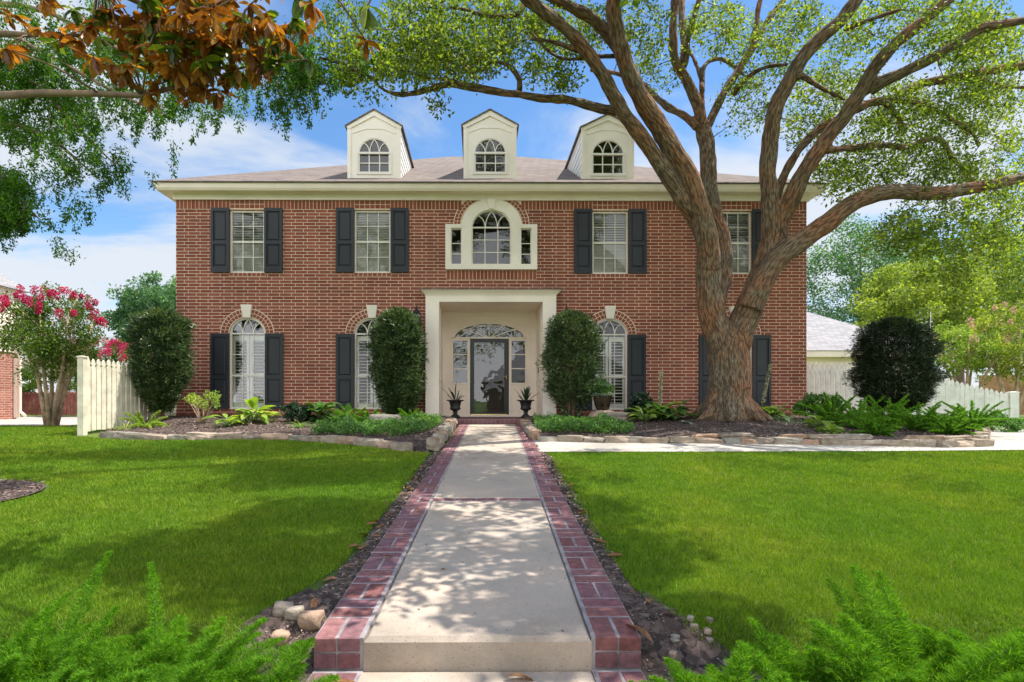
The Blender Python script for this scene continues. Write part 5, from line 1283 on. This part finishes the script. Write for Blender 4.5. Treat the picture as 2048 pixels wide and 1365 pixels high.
for b in br:
    P = [PT(*p) for p in b]; m.tube(P, list(np.linspace(.05, .009, len(P))), 7)
    nseg = len(P)-1
    for _ in range(60):
        t = random.uniform(.15, 1)*nseg; i = min(int(t), nseg-1); q = P[i].lerp(P[i+1], t-i)
        sprays.append(q+Vector((random.gauss(0, .28), random.gauss(0, .3), random.gauss(0, .2))))
for _ in range(230): sprays.append(PT(abs(random.gauss(0, 150))-20, random.uniform(60, 270), random.uniform(8, 9)))
for _ in range(130): sprays.append(PT(abs(random.gauss(0, 42))-20, random.uniform(335, 440), random.uniform(8.2, 9)))
for _ in range(110): sprays.append(PT(random.gauss(590, 42), random.gauss(125, 45), random.uniform(8, 8.8)))
for _ in range(90): sprays.append(PT(random.uniform(150, 520), random.uniform(60, 220), random.uniform(8.5, 9.3)))
for s in sprays:
    L_ = random.uniform(.12, .4)*(1.5 if random.random() < .12 else 1); k = int(85*L_/.3); t = rng.random(k); sw = Vector((random.gauss(0, .25), random.gauss(0, .2), -1)).normalized()
    C = np.array(s)[None]+np.array(sw)[None]*(t*L_)[:, None]+rng.normal(size=(k, 3))*.05*(1.25-t)[:, None]
    U = sph(k)*.8+np.array(sw)[None]*.7; l = rng.uniform(.035, .07, k); parts.append(leaves(C, U, l, l*.38))
    if random.random() < .4: m.tube([s, s+sw*L_], [.004, .002], 4)
m.build('trunk', M['stem'], cy_, True); foliage('crown', cat(parts), M['cyp_leaf'], cy_, tuple(cy_.location))

# ================================================================== foxtail ferns
def plume(length, rad, bend, n, needle=.016, wd=.0022):
    """one foxtail frond along +Z with a lean towards +X"""
    t = rng.random(n)**.85; ang = rng.random(n)*6.283
    x = bend*length*t*t; z = length*(t-.18*bend*t*t)
    prof = np.interp(t, [0, .12, .3, .6, .85, 1], [.3, .85, 1, .92, .68, .28])*rad*(1+.18*np.sin(t*60+rng.random()*6))
    rr_ = prof*rng.uniform(.05, 1.1, n)
    C = np.stack([x+rr_*.5*np.cos(ang), rr_*.5*np.sin(ang), z], 1)
    U = np.stack([np.cos(ang), np.sin(ang), .75+0*t], 1); U = U+rng.normal(size=(n, 3))*.5
    l = np.maximum(needle*.7, rr_*.45)*rng.uniform(.7, 1.3, n)
    return C, U, l, wd
def fernplant(name, label, base, fronds, n, mat, group, needle=.016, wdf=1.0, stemr=.003, seedj=0):
    """fronds: list of (azimuth, lean, length, radius)"""
    root = empty(name, base, label, 'fern', group); parts = []; m = MB()
    for az, lean, L_, rd in fronds:
        C, U, l, wd = plume(L_, rd, .35+.5*lean, n, needle)
        rot = np.array(Matrix.Rotation(az, 3, 'Z') @ Matrix.Rotation(lean, 3, 'Y'))
        off = np.array([math.cos(az)*.05, math.sin(az)*.05, 0]); C = C@rot.T+off; U = U@rot.T
        U = unit(U); S = unit(np.cross(U, rng.normal(size=U.shape))); w_ = wd*wdf
        V = np.stack([C-S*w_, C+S*w_, C+U*l[:, None]], 1).reshape(-1, 3)
        parts.append((V, np.arange(len(V)).reshape(-1, 3)))
        pts = []
        for t in np.linspace(0, .92, 6):
            v = rot@np.array([(.35+.5*lean)*L_*t*t, 0, L_*(t-.18*(.35+.5*lean)*t*t)])+off; pts.append(Vector(v)+Vector(base))
        m.tube(pts, list(np.linspace(stemr, stemr*.4, 6)), 5)
    V, F = cat(parts); o = link('fronds', npmesh('fronds', V, F), M[mat], root)
    m.build('stems', M['greenstem'], root, True); return root
FG = 'foxtail ferns in the foreground'
def fronds(n, l0, l1, r0, r1, lean1=.9, bias=None):
    L = []
    for i in range(n):
        az = i*2.4+random.uniform(-.3, .3); lean = random.uniform(.05, lean1)
        if bias is not None and random.random() < .5: az = bias+random.uniform(-.6, .6)
        L.append((az, lean, random.uniform(l0, l1), random.uniform(r0, r1)))
    return L
for (x, y, nf, l0, l1, lb, extra) in (
    (-1.85, 2.05, 36, .38, .60, 'foreground foxtail fern at the lower left corner', []),
    (-1.48, 1.85, 38, .36, .58, 'second foreground foxtail fern from the left, with one plume rising above the rest', [(1.4, .05, .68, .055)]),
    (-1.12, 2.0, 38, .34, .55, 'foreground foxtail fern between the lawn edge and the lower left path bricks', [(2.2, .1, .62, .05)]),
    (-1.25, 1.6, 30, .34, .50, 'foreground foxtail fern nearest the camera at the bottom left', []),
    (-.80, 1.82, 28, .28, .46, 'foreground foxtail fern whose plumes reach over the left path bricks', [(.35, .85, .54, .034), (.1, .95, .56, .036), (-.2, 1.05, .5, .03), (.6, .8, .52, .034)])):
    fernplant('foxtail_fern', lb, (x, y, gz(x, y)), fronds(nf+8, l0*.8, l1*.9, .06, .09, .7)+extra, 5000, 'fern', FG, .012, .62)
for (x, y, nf, l0, l1, lb, extra) in (
    (.84, 1.85, 34, .26, .44, 'foreground fluffy fern beside the lower right path bricks', [(2.9, .9, .34, .035), (2.6, .8, .36, .035)]),
    (1.2, 1.95, 38, .32, .50, 'second foreground fluffy fern from the right path bricks', []),
    (1.58, 2.0, 38, .36, .56, 'tallest foreground fluffy fern towards the lower right corner', [(1.3, .1, .56, .08), (2.0, .12, .54, .08), (1.7, .05, .58, .09)]),
    (1.3, 1.6, 26, .3, .42, 'foreground fluffy fern nearest the camera at the bottom right', []),
    (2.0, 2.15, 32, .28, .42, 'low foreground fluffy fern in the lower right corner', [])):
    fernplant('foxtail_fern', lb, (x, y, gz(x, y)), fronds(nf+10, l0*.8, l1*.88, .06, .09, .8)+extra, 4600, 'fern', 'fluffy ferns in the right foreground', .011, .62)
# ferns in the right bed
k = 0
names_ = ['left of the low lime rosette', 'under the left side of the round shrub', 'under the middle of the round shrub', 'under the right side of the round shrub', 'in front of the sloping fence', 'below the square fence post', 'at the far right end of the bed', 'in the front row near the stones', 'in the front row right of the round shrub']
for (px, py, Y, h) in ((1665, 838, 11.2, .72), (1720, 845, 10.6, .75), (1775, 842, 10.8, .72), (1835, 848, 10.3, .68), (1890, 850, 10.2, .66), (1945, 850, 10.4, .66), (1750, 866, 9.6, .34), (1900, 868, 9.7, .38)):
    x = W(px, py, Y).x
    fernplant('foxtail_fern', 'bushy bed fern '+names_[k+(0 if k < 6 else 1)], (x, Y, rbz(x, Y)-.02), fronds(26, h*.6, h*1.05, .05, .07, .8), 800, 'fern2', 'ferns in the right hand bed', .03, 3.2, .004); k += 1
for (px, py, Y, h, lb) in ((292, 850, 10.9, .42, 'bright yellow green fern against the cream picket fence'), (700, 842, 11.6, .45, 'upright sword fern in front of the dark shutter'), (735, 846, 11.2, .35, 'small sword fern behind the pale boulder'), (820, 842, 11.9, .33, 'sword fern at the foot of the dense dark shrub')):
    x = W(px, py, Y).x
    fernplant('sword_fern', lb, (x, Y, bedz(x, Y)-.02), fronds(18, h*.7, h*1.1, .04, .055, 1.15), 420, 'lime' if px == 292 else 'fern2', 'ferns in the left hand bed', .04, 4, .004)

# ================================================================== broad leaved plants in the beds
def rosette(name, label, px, Y, nleaf, L0, L1, asp, mat, py=None, lean=(.25, 1.1), droop=.45, group=None, spike=None, catg='plant', stemh=.5, side=False):
    x = W(px, 830, Y).x; z = (rbz if x > 0 else bedz)(x, Y)-.01; base = (x, Y, z)
    root = empty(name, base, label, catg, group)
    a = np.arange(nleaf)*2.4+rng.uniform(-.3, .3, nleaf); le = rng.uniform(lean[0], lean[1], nleaf); L_ = rng.uniform(L0, L1, nleaf)*(1.15 if name == 'acanthus_plant' else 1)
    dirs = np.stack([np.cos(a)*np.sin(le), np.sin(a)*np.sin(le), np.cos(le)], 1)
    st = L_*stemh*(1.9 if name == 'acanthus_plant' else 1)*rng.uniform(.4, 1, nleaf); C = np.array(base)+dirs*st[:, None]
    U = dirs.copy(); U[:, 2] *= .3; U[:, :2] += rng.normal(size=(nleaf, 2))*.2
    f = bigleaves(C, U, L_, L_*asp, np.array([0, 0, 1.0])+rng.normal(size=(nleaf, 3))*.15, droop)
    foliage('leaves', f, M[mat], root, base)
    m = MB()
    for c in C: m.tube([base, tuple((np.array(base)*.5+c*.5)+np.array([0, 0, .01])), tuple(c)], .005, 5)
    m.build('stems', M['greenstem'], root, True)
    if spike:
        sx, h = spike; m = MB(); b = Vector(base); top = b+Vector((sx, 0, h)); m.tube([b, b.lerp(top, .5)+Vector((sx*-.1, 0, 0)), top], [.01, .008, .004], 6); m.build('flower_stalk', M['greenstem'], root, True)
        n = 190; t = rng.uniform(.28, 1, n); P = np.array(b)+(np.array(top-b))[None]*t[:, None]; aa = rng.random(n)*6.283
        U = np.stack([np.cos(aa), np.sin(aa), .5+0*aa], 1); foliage('flowers', leaves(P, U, .05, .035), M['flower_white'], root, base)
    return root
rosette('acanthus_plant', 'bright lime leafy plant below the left arched window', 505, 11.6, 46, .2, .34, .5, 'lime', lean=(.1, 1.2), droop=.5)
rosette('acanthus_plant', 'glossy green leafy plant between the left window and the dark shrub', 640, 11.9, 58, .2, .32, .5, 'mid_leaf', lean=(0, 1.2))
rosette('acanthus_plant', 'leafy plant with a tall cream flower spike right of the glazed pot', 1318, 11.6, 52, .2, .34, .5, 'mid_leaf', spike=(.05, 1.0))
rosette('acanthus_plant', 'leafy plant with a leaning cream flower spike right of the oak trunk', 1520, 11.7, 38, .2, .32, .5, 'lime', spike=(.22, 1.15))
rosette('hosta_plant', 'pale edged leafy plant at the left foot of the oak trunk', 1408, 10.9, 14, .1, .16, .5, 'silver_leaf', lean=(.5, 1.3), group='variegated plants by the oak')
rosette('hosta_plant', 'small bluish leaved plant left of the oak roots', 1375, 10.7, 9, .09, .14, .5, 'silver_leaf', lean=(.5, 1.3), group='variegated plants by the oak')
rosette('spider_plant', 'striped grassy plant arching right of the oak trunk', 1572, 11.0, 34, .28, .42, .05, 'silver_leaf', lean=(.3, 1.25), droop=.6, stemh=.02)
rosette('lime_rosette', 'low lime green rosette with rounded leaves at the front of the right bed', 1660, 9.9, 40, .12, .22, .5, 'lime', lean=(.3, 1.3))
bush(595, 826, 34, 18, 11.7, 'low dark green bush left of the glossy leafy plant', 'dark_leaf', 26, 90, .06)
bush(1280, 812, 26, 24, 12.2, 'dark leafy bush under the right window shutter', 'dark_leaf', 26, 90, .07)
bush(1640, 815, 38, 24, 12.0, 'leafy green bush against the right corner of the house', 'mid_leaf', 34, 90, .08)
bush(1990, 850, 60, 28, 11.2, 'spreading low green bush at the far right of the bed', 'cover_leaf', 40, 110, .06)
for (nm, lb, px, Y, n_, a_, b_, asp_, mt, kw) in (
    ('acanthus_plant', 'leafy clump in front of the woody shrub near the left corner', 455, 11.0, 26, .14, .24, .5, 'lime', {}),
    ('acanthus_plant', 'mid green leafy clump left of the pale flat boulder', 690, 10.9, 34, .16, .26, .5, 'mid_leaf', {}),
    ('liriope_plant', 'grassy tuft below the left shutter of the second arched window', 600, 10.9, 40, .2, .34, .07, 'fern2', dict(lean=(.1, 1.1), droop=.5, stemh=.02)),
    ('liriope_plant', 'grassy tuft at the left end of the stone edged bed', 250, 10.6, 36, .18, .3, .07, 'lime', dict(lean=(.1, 1.1), droop=.5, stemh=.02)),
    ('acanthus_plant', 'bright leafy clump between the flower spike and the oak trunk', 1350, 11.3, 34, .18, .28, .5, 'mid_leaf', {}),
    ('acanthus_plant', 'bright leafy clump left of the taller cream flower spike', 1290, 11.4, 28, .16, .26, .5, 'lime', {}),
    ('acanthus_plant', 'leafy clump between the oak and the right corner of the house', 1548, 11.4, 26, .16, .26, .5, 'mid_leaf', {}),
    ('liriope_plant', 'grassy tuft at the right corner of the house', 1615, 11.2, 44, .25, .4, .06, 'silver_leaf', dict(lean=(.1, 1.1), droop=.5, stemh=.02)),
    ('acanthus_plant', 'round leaved clump left of the lime rosette', 1635, 10.4, 30, .12, .2, .55, 'lime', {})):
    rosette(nm, lb, px, Y, n_, a_, b_, asp_, mt, **kw)
# sparse woody shrub
root = empty('woody_shrub', (W(405, 835, 11.5).x, 11.5, bedz(W(405, 835, 11.5).x, 11.5)), 'thin shrub with bare pale stems and yellow green tips near the left corner', 'shrub')
m = MB(); C = []
b = Vector(root.location)
for k in range(11):
    a = k*.9; t = b+Vector((math.cos(a)*.28, math.sin(a)*.2, random.uniform(.3, .6))); mid_ = b.lerp(t, .55)+Vector((0, 0, -.04)); m.tube([b-Vector((0, 0, .05)), mid_, t], [.013, .009, .005], 6); C.append(t); C.append(mid_.lerp(t, .6)+Vector((.04, 0, .05)))
m.build('stems', M['smooth_bark'], root, True); foliage('leaves', clumps(np.array([tuple(c) for c in C]), .075, 38, .05, .5), M['lime'], root, tuple(b))
# ground cover patches
def cover(label, poly, n, h, name='ground_cover'):
    xs = [p[0] for p in poly]; ys = [p[1] for p in poly]; C = []
    while len(C) < n:
        x = random.uniform(min(xs), max(xs)); y = random.uniform(min(ys), max(ys))
        if not inpoly(x, y, poly): continue
        hh_ = h*(.55+.6*mnoise.noise(Vector((x*3.5, y*3.5, 1))))
        C.append((x, y, (rbz if x > 0 else bedz)(x, y)+random.random()**.5*max(hh_, .04)))
    C = np.array(C); U = sph(n); U[:, 2] = np.abs(U[:, 2])+.2; l = rng.uniform(.03, .06, n)
    return tag(foliage(name, leaves(C, U, l, l*.5), M['cover_leaf']), label, 'ground cover', kind='stuff')
cover('low bushy green ground cover filling the bed corner left of the path', [(-2.9, 9.7), (-2.2, 9.45), (-1.5, 9.35), (-.95, 9.7), (-.75, 10.6), (-.7, 11.3), (-1.3, 11.2), (-2.2, 10.9), (-2.9, 10.6)], 12000, .26)
cover('low bright ground cover filling the bed corner right of the path', [(1.08, 9.9), (1.5, 9.75), (2.3, 9.65), (2.75, 9.8), (2.8, 10.6), (2.3, 11.3), (1.15, 11.6)], 13000, .26)

# ================================================================== stones
stone_meshes = []
def make_stone(sx, sy, sz, seed):
    bm = bmesh.new(); bmesh.ops.create_cube(bm, size=1)
    bmesh.ops.subdivide_edges(bm, edges=bm.edges[:], cuts=3, use_grid_fill=True)
    for v in bm.verts:
        p = v.co.copy(); q = p.normalized()*.62; p = p.lerp(q, .28)
        nn = Vector((mnoise.noise(p*1.7+Vector((seed*3.1, 0, 0))), mnoise.noise(p*1.7+Vector((0, seed*2.7, 5))), mnoise.noise(p*1.7+Vector((9, 0, seed)))))
        n2 = mnoise.noise(p*5+Vector((seed, seed, 0)))
        v.co = p+nn*.14+p.normalized()*n2*.045
        v.co.x *= sx; v.co.y *= sy; v.co.z *= sz
    for f in bm.faces: f.smooth = False
    me = bpy.data.meshes.new('edging_stone'); bm.to_mesh(me); bm.free(); me.materials.append(M['stone']); return me
def along(pts):
    S = [0]
    for a, b in zip(pts, pts[1:]): S.append(S[-1]+math.hypot(b[0]-a[0], b[1]-a[1]))
    def at(s):
        for i in range(len(pts)-1):
            if s <= S[i+1] or i == len(pts)-2:
                t = (s-S[i])/(S[i+1]-S[i]); a, b = pts[i], pts[i+1]
                return a[0]+(b[0]-a[0])*t, a[1]+(b[1]-a[1])*t, math.atan2(b[1]-a[1], b[0]-a[0])
    return at, S[-1]
ORD = ['first', 'second', 'third', 'fourth', 'fifth', 'sixth', 'seventh', 'eighth', 'ninth', 'tenth', 'eleventh', 'twelfth', 'thirteenth', 'fourteenth', 'fifteenth', 'sixteenth', 'seventeenth', 'eighteenth', 'nineteenth', 'twentieth']+['twenty '+x for x in ('first', 'second', 'third', 'fourth', 'fifth', 'sixth', 'seventh', 'eighth', 'ninth')]+['thirtieth']+['thirty '+x for x in ('first', 'second', 'third', 'fourth', 'fifth', 'sixth', 'seventh', 'eighth', 'ninth')]+['fortieth']
def stones(pts, l0, l1, h0, h1, zf, zoff, fmt, group, w_=.2, skip=0, inset=0.0):
    at, T = along(pts); s = 0; k = 0
    while s < T-.1:
        L_ = random.uniform(l0, l1); x, y, a = at(min(s+L_/2, T)); h = random.uniform(h0, h1)
        if random.random() >= skip:
            o = bpy.data.objects.new('edging_stone', make_stone(L_*1.06, w_*random.uniform(.85, 1.2), h, random.random()*50)); COL.objects.link(o)
            nx_, ny_ = -math.sin(a), math.cos(a)
            o.location = (x+nx_*inset, y+ny_*inset, zf(x, y)+zoff+h*.42); o.rotation_euler = (random.uniform(-.06, .06), random.uniform(-.05, .05), a+random.uniform(-.1, .1))
            tag(o, fmt.format(ORD[k]), 'stone', group); k += 1
        s += L_
stones([(1.05, 9.5), (2.2, 9.32), (4.5, 9.17), (6.3, 8.92), (7.3, 8.72), (7.95, 8.82)], .24, .46, .085, .14, gz, 0.0, '{} sandstone block from the path in the bottom row along the right bed', 'bottom row of stones along the right bed')
stones([(3.2, 9.36), (4.5, 9.3), (6.3, 9.06), (7.3, 8.86), (7.95, 9.0)], .3, .55, .05, .09, gz, .095, '{} flat stone from the left in the upper row along the right bed', 'upper row of stones along the right bed', skip=.3)
stones([(7.98, 8.85), (8.6, 9.5), (9.6, 10.6)], .28, .4, .14, .18, gz, 0.0, '{} dark stone from the front where the right bed curves back', 'stones curving back at the right bed end')
stones([(1.0, 9.6), (1.02, 12.3)], .2, .32, .12, .17, lambda x, y: pathz(y), 0.0, '{} stone from the front edging the right bed beside the path', 'stones beside the path on the right', w_=.16)
stones([(-6.75, 10.2), (-6.45, 9.93), (-5.5, 9.72), (-4.2, 9.83), (-3.2, 9.72), (-2.3, 9.28), (-1.6, 8.83), (-1.0, 8.33)], .28, .5, .09, .14, gz, 0.0, '{} weathered flat stone from the fence along the left bed', 'flat stones along the left bed')
stones([(-.66, 8.3), (-.63, 9.6), (-.58, 11.2), (-.56, 12.3)], .2, .36, .13, .19, lambda x, y: pathz(y), 0.0, '{} rough stone from the lawn corner edging the left bed beside the path', 'stones beside the path on the left', w_=.2)
def rock(x, y, z, sx, sy, sz, label, name='boulder', catg='boulder', group=None, rz=0):
    me = make_stone(sx, sy, sz, random.random()*60); 
    for p in me.polygons: p.use_smooth = True
    o = bpy.data.objects.new(name, me); COL.objects.link(o); o.location = (x, y, z); o.rotation_euler = (0, 0, rz); return tag(o, label, catg, group)
bx = W(772, 836, 10.9).x; rock(bx, 10.9, bedz(bx, 10.9)+.12, .55, .4, .22, 'pale flat boulder among the ferns left of the path')
bx = W(1232, 850, 11.7).x; rock(bx, 11.8, rbz(bx, 11.8)+.05, .5, .34, .24, 'tan boulder supporting the planted bed beside the glazed pot')
for i, (px, py, Y, s) in enumerate(((566, 1215, 2.75, .11), (590, 1212, 2.72, .10), (622, 1222, 2.68, .13), (560, 1240, 2.6, .1))):
    x = W(px, py, Y).x; rock(x, Y, gz(x, Y)+.02, s*.78, s*.62, s*.55, ('grey rock farthest back at the lower left path edge', 'brown rock between the two others at the lower left path edge', 'tan rock touching the lower left path bricks', 'dark rock nearest the foreground ferns at the left path edge')[i], 'garden_rock', 'rock', 'rocks beside the lower left path bricks')
for i in range(16):
    x = .84+random.random()*.3; y = 2.3+random.random()*.4
    rock(x, y, gz(x, y)+.012, random.uniform(.018, .045), random.uniform(.018, .035), random.uniform(.014, .026), 'small grey pebble on the soil beside the lower right path bricks', 'pebble', 'pebble', 'pebbles beside the lower right path bricks', random.random()*6)

# ================================================================== pots
def urn(px, label, k):
    Y = 13.08; x = W(px, 820, Y).x; base = (x, Y, PFZ+.003)
    root = empty('planted_urn', base, label, 'urn', None)
    m = MB(); m.box(x-.115, x+.115, Y-.115, Y+.115, base[2], base[2]+.035)
    m.lathe([(.10, .035), (.105, .05), (.075, .075), (.05, .10), (.045, .13), (.065, .145), (.05, .16), (.06, .175), (.10, .19), (.125, .215), (.13, .24), (.115, .25), (.12, .30), (.135, .36), (.15, .395), (.20, .405), (.208, .418), (.20, .43), (.16, .425), (.15, .38), (.001, .37)], base, 28)
    m.build('urn', M['iron'], root, True)
    n = 9+k*4; a = np.arange(n)*2.4+k; le = rng.uniform(.12, .95, n); U = np.stack([np.cos(a)*np.sin(le), np.sin(a)*np.sin(le), np.cos(le)], 1)
    L_ = rng.uniform(.3, .5 if k == 0 else .44, n); C = np.array(base)+np.array([0, 0, .36])+U*.02
    foliage('plant', bigleaves(C, U, L_, .05, np.array([0, 0, 1.0])+rng.normal(size=(n, 3))*.2, .06), M['dark_leaf'], root, base)
urn(910.5, 'black iron urn with broad snake plant leaves left of the front door', 0)
urn(1051.5, 'black iron urn with many thin spiky leaves right of the front door', 1)
x = W(1205, 820, 12.2).x; Y = 12.2; zb = W(1205, 823, Y).z
pot = empty('glazed_pot', (x, Y, zb), 'brown glazed pot of green and silver foliage before the window right of the portico', 'pot')
m = MB(); m.lathe([(.001, 0), (.11, 0), (.125, .02), (.17, .14), (.195, .26), (.20, .31), (.215, .33), (.215, .35), (.19, .35), (.18, .31), (.001, .30)], (x, Y, zb), 32); m.build('pot', M['glaze'], pot, True)
C = np.array([(x+random.gauss(0, .09), Y+random.gauss(0, .08), zb+.38+abs(random.gauss(0, .14))) for _ in range(36)])
foliage('foliage', clumps(C, .075, 50, .05, .5), M['mid_leaf'], pot, tuple(pot.location))
C = np.array([(x+.2*math.cos(a), Y+.17*math.sin(a), zb+.35) for a in np.linspace(0, 6.28, 16)]); foliage('trailing_foliage', clumps(C, .06, 45, .03, .6), M['silver_leaf'], pot, tuple(pot.location))
# stack of rough base under the pot
rock(x, Y, zb-.1, .5, .42, .22, 'low rough stone that the glazed pot stands on')

# ================================================================== fallen leaves
def fallen(x, y, z, L_, rz, label, group=None, curl=.35):
    V, F = bigleaves(np.array([[0, 0, 0.0]]), np.array([[1.0, 0, .12]]), L_, L_*.38, np.array([[0, .25, 1.0]]), curl)
    V[:, 0] -= L_/2; o = link('fallen_leaf', npmesh('fallen_leaf', V, F, True), M['litter']); o.location = (x, y, z); o.rotation_euler = (0, 0, rz); return tag(o, label, 'leaf', group)
v = W(1040, 1346, 2.36); fallen(v.x, 2.36, .012, .13, .1, 'long curled brown leaf lying on the lower step')
v = W(690, 1352, 2.3); fallen(v.x, 2.3, .02, .15, .2, 'broad orange leaf on the lower left path bricks')
v = W(1290, 1247, 2.5); fallen(v.x-.02, 2.52, .14, .15, -.9, 'large tan leaf leaning against the lower right path bricks')
v = W(773, 1115, 3.5); fallen(v.x, 3.5, pathz(3.5)+.018, .085, .7, 'small orange leaf on the left path bricks')
v = W(1335, 1230, 2.7); fallen(v.x, 2.7, gz(v.x, 2.7)+.03, .07, .2, 'pale green leaf at the right lawn edge')
v = W(885, 1138, 3.3); fallen(v.x, 3.3, pathz(3.3)+.006, .05, 2.2, 'tiny dry leaf in the middle of the path')
for i in range(46):
    s = -1 if random.random() < .6 else 1; y = 2.8+random.random()**1.3*5.2; x = pc(y)+s*(.76+random.random()*.12)
    fallen(x, y, gz(x, y)+.03, random.uniform(.05, .11), random.random()*6.28, 'dry brown leaf in the soil gap along the '+('left' if s < 0 else 'right')+' edge of the path', 'dry leaves along the '+('left' if s < 0 else 'right')+' path edge', random.uniform(.1, .6))
grit = []
for y in rng.uniform(2.5, 12.3, 420):
    grit.append((pc(y)+(random.uniform(-.5, .5) if random.random() < .4 else random.choice((-1, 1))*random.uniform(.38, .71)), y, pathz(y)+.006))
grit = np.array(grit); U_ = sph(len(grit)); U_[:, 2] *= .15
lg = rng.uniform(.006, .022, len(grit)); tag(foliage('leaf_litter', leaves(grit, U_, lg, lg*.5, np.array([0, 0, 1.0])), M['chips']), kind='stuff')
# small flag behind the round shrub
fx = W(1857, 655, 16.5)
fl = empty('garden_flag', (fx.x, 16.5, .7), 'small navy flag with white stars hanging above the right picket fence', 'flag')
m = MB(); m.tube([(fx.x+.02, 16.5, .7), (fx.x+.06, 16.5, fx.z+.45)], .012, 6); m.build('pole', M['white'], fl)
m = MB(); zt_ = CAMZ+(804-634)*16.5/FPX; zb2 = CAMZ+(804-660)*16.5/FPX
rings = []
for t in np.linspace(0, 1, 6):
    z = zt_+(zb2-zt_)*t; wv = .04+.13*t; rings.append([(fx.x+.03, 16.49, z), (fx.x+.03-wv*.5, 16.44+.02*math.sin(t*6), z-.02), (fx.x+.03-wv+.16*t, 16.47, z-.03*t), (fx.x+.05, 16.52, z)])
m.loft(rings); f_ = m.build('flag_cloth', M['flag_blue'], fl)
m = MB()
for (ux, uz) in ((-.03, .16), (.03, .1), (-.04, .08), (.02, .24)):
    cx_, cz_ = fx.x+ux, zb2+uz; pts = [(cx_+(.028 if i % 2 == 0 else .011)*math.sin(i*math.pi/5), cz_+(.028 if i % 2 == 0 else .011)*math.cos(i*math.pi/5)) for i in range(10)][::-1]
    m.prism(pts, 16.40, 16.41)
m.build('star', M['white'], f_)
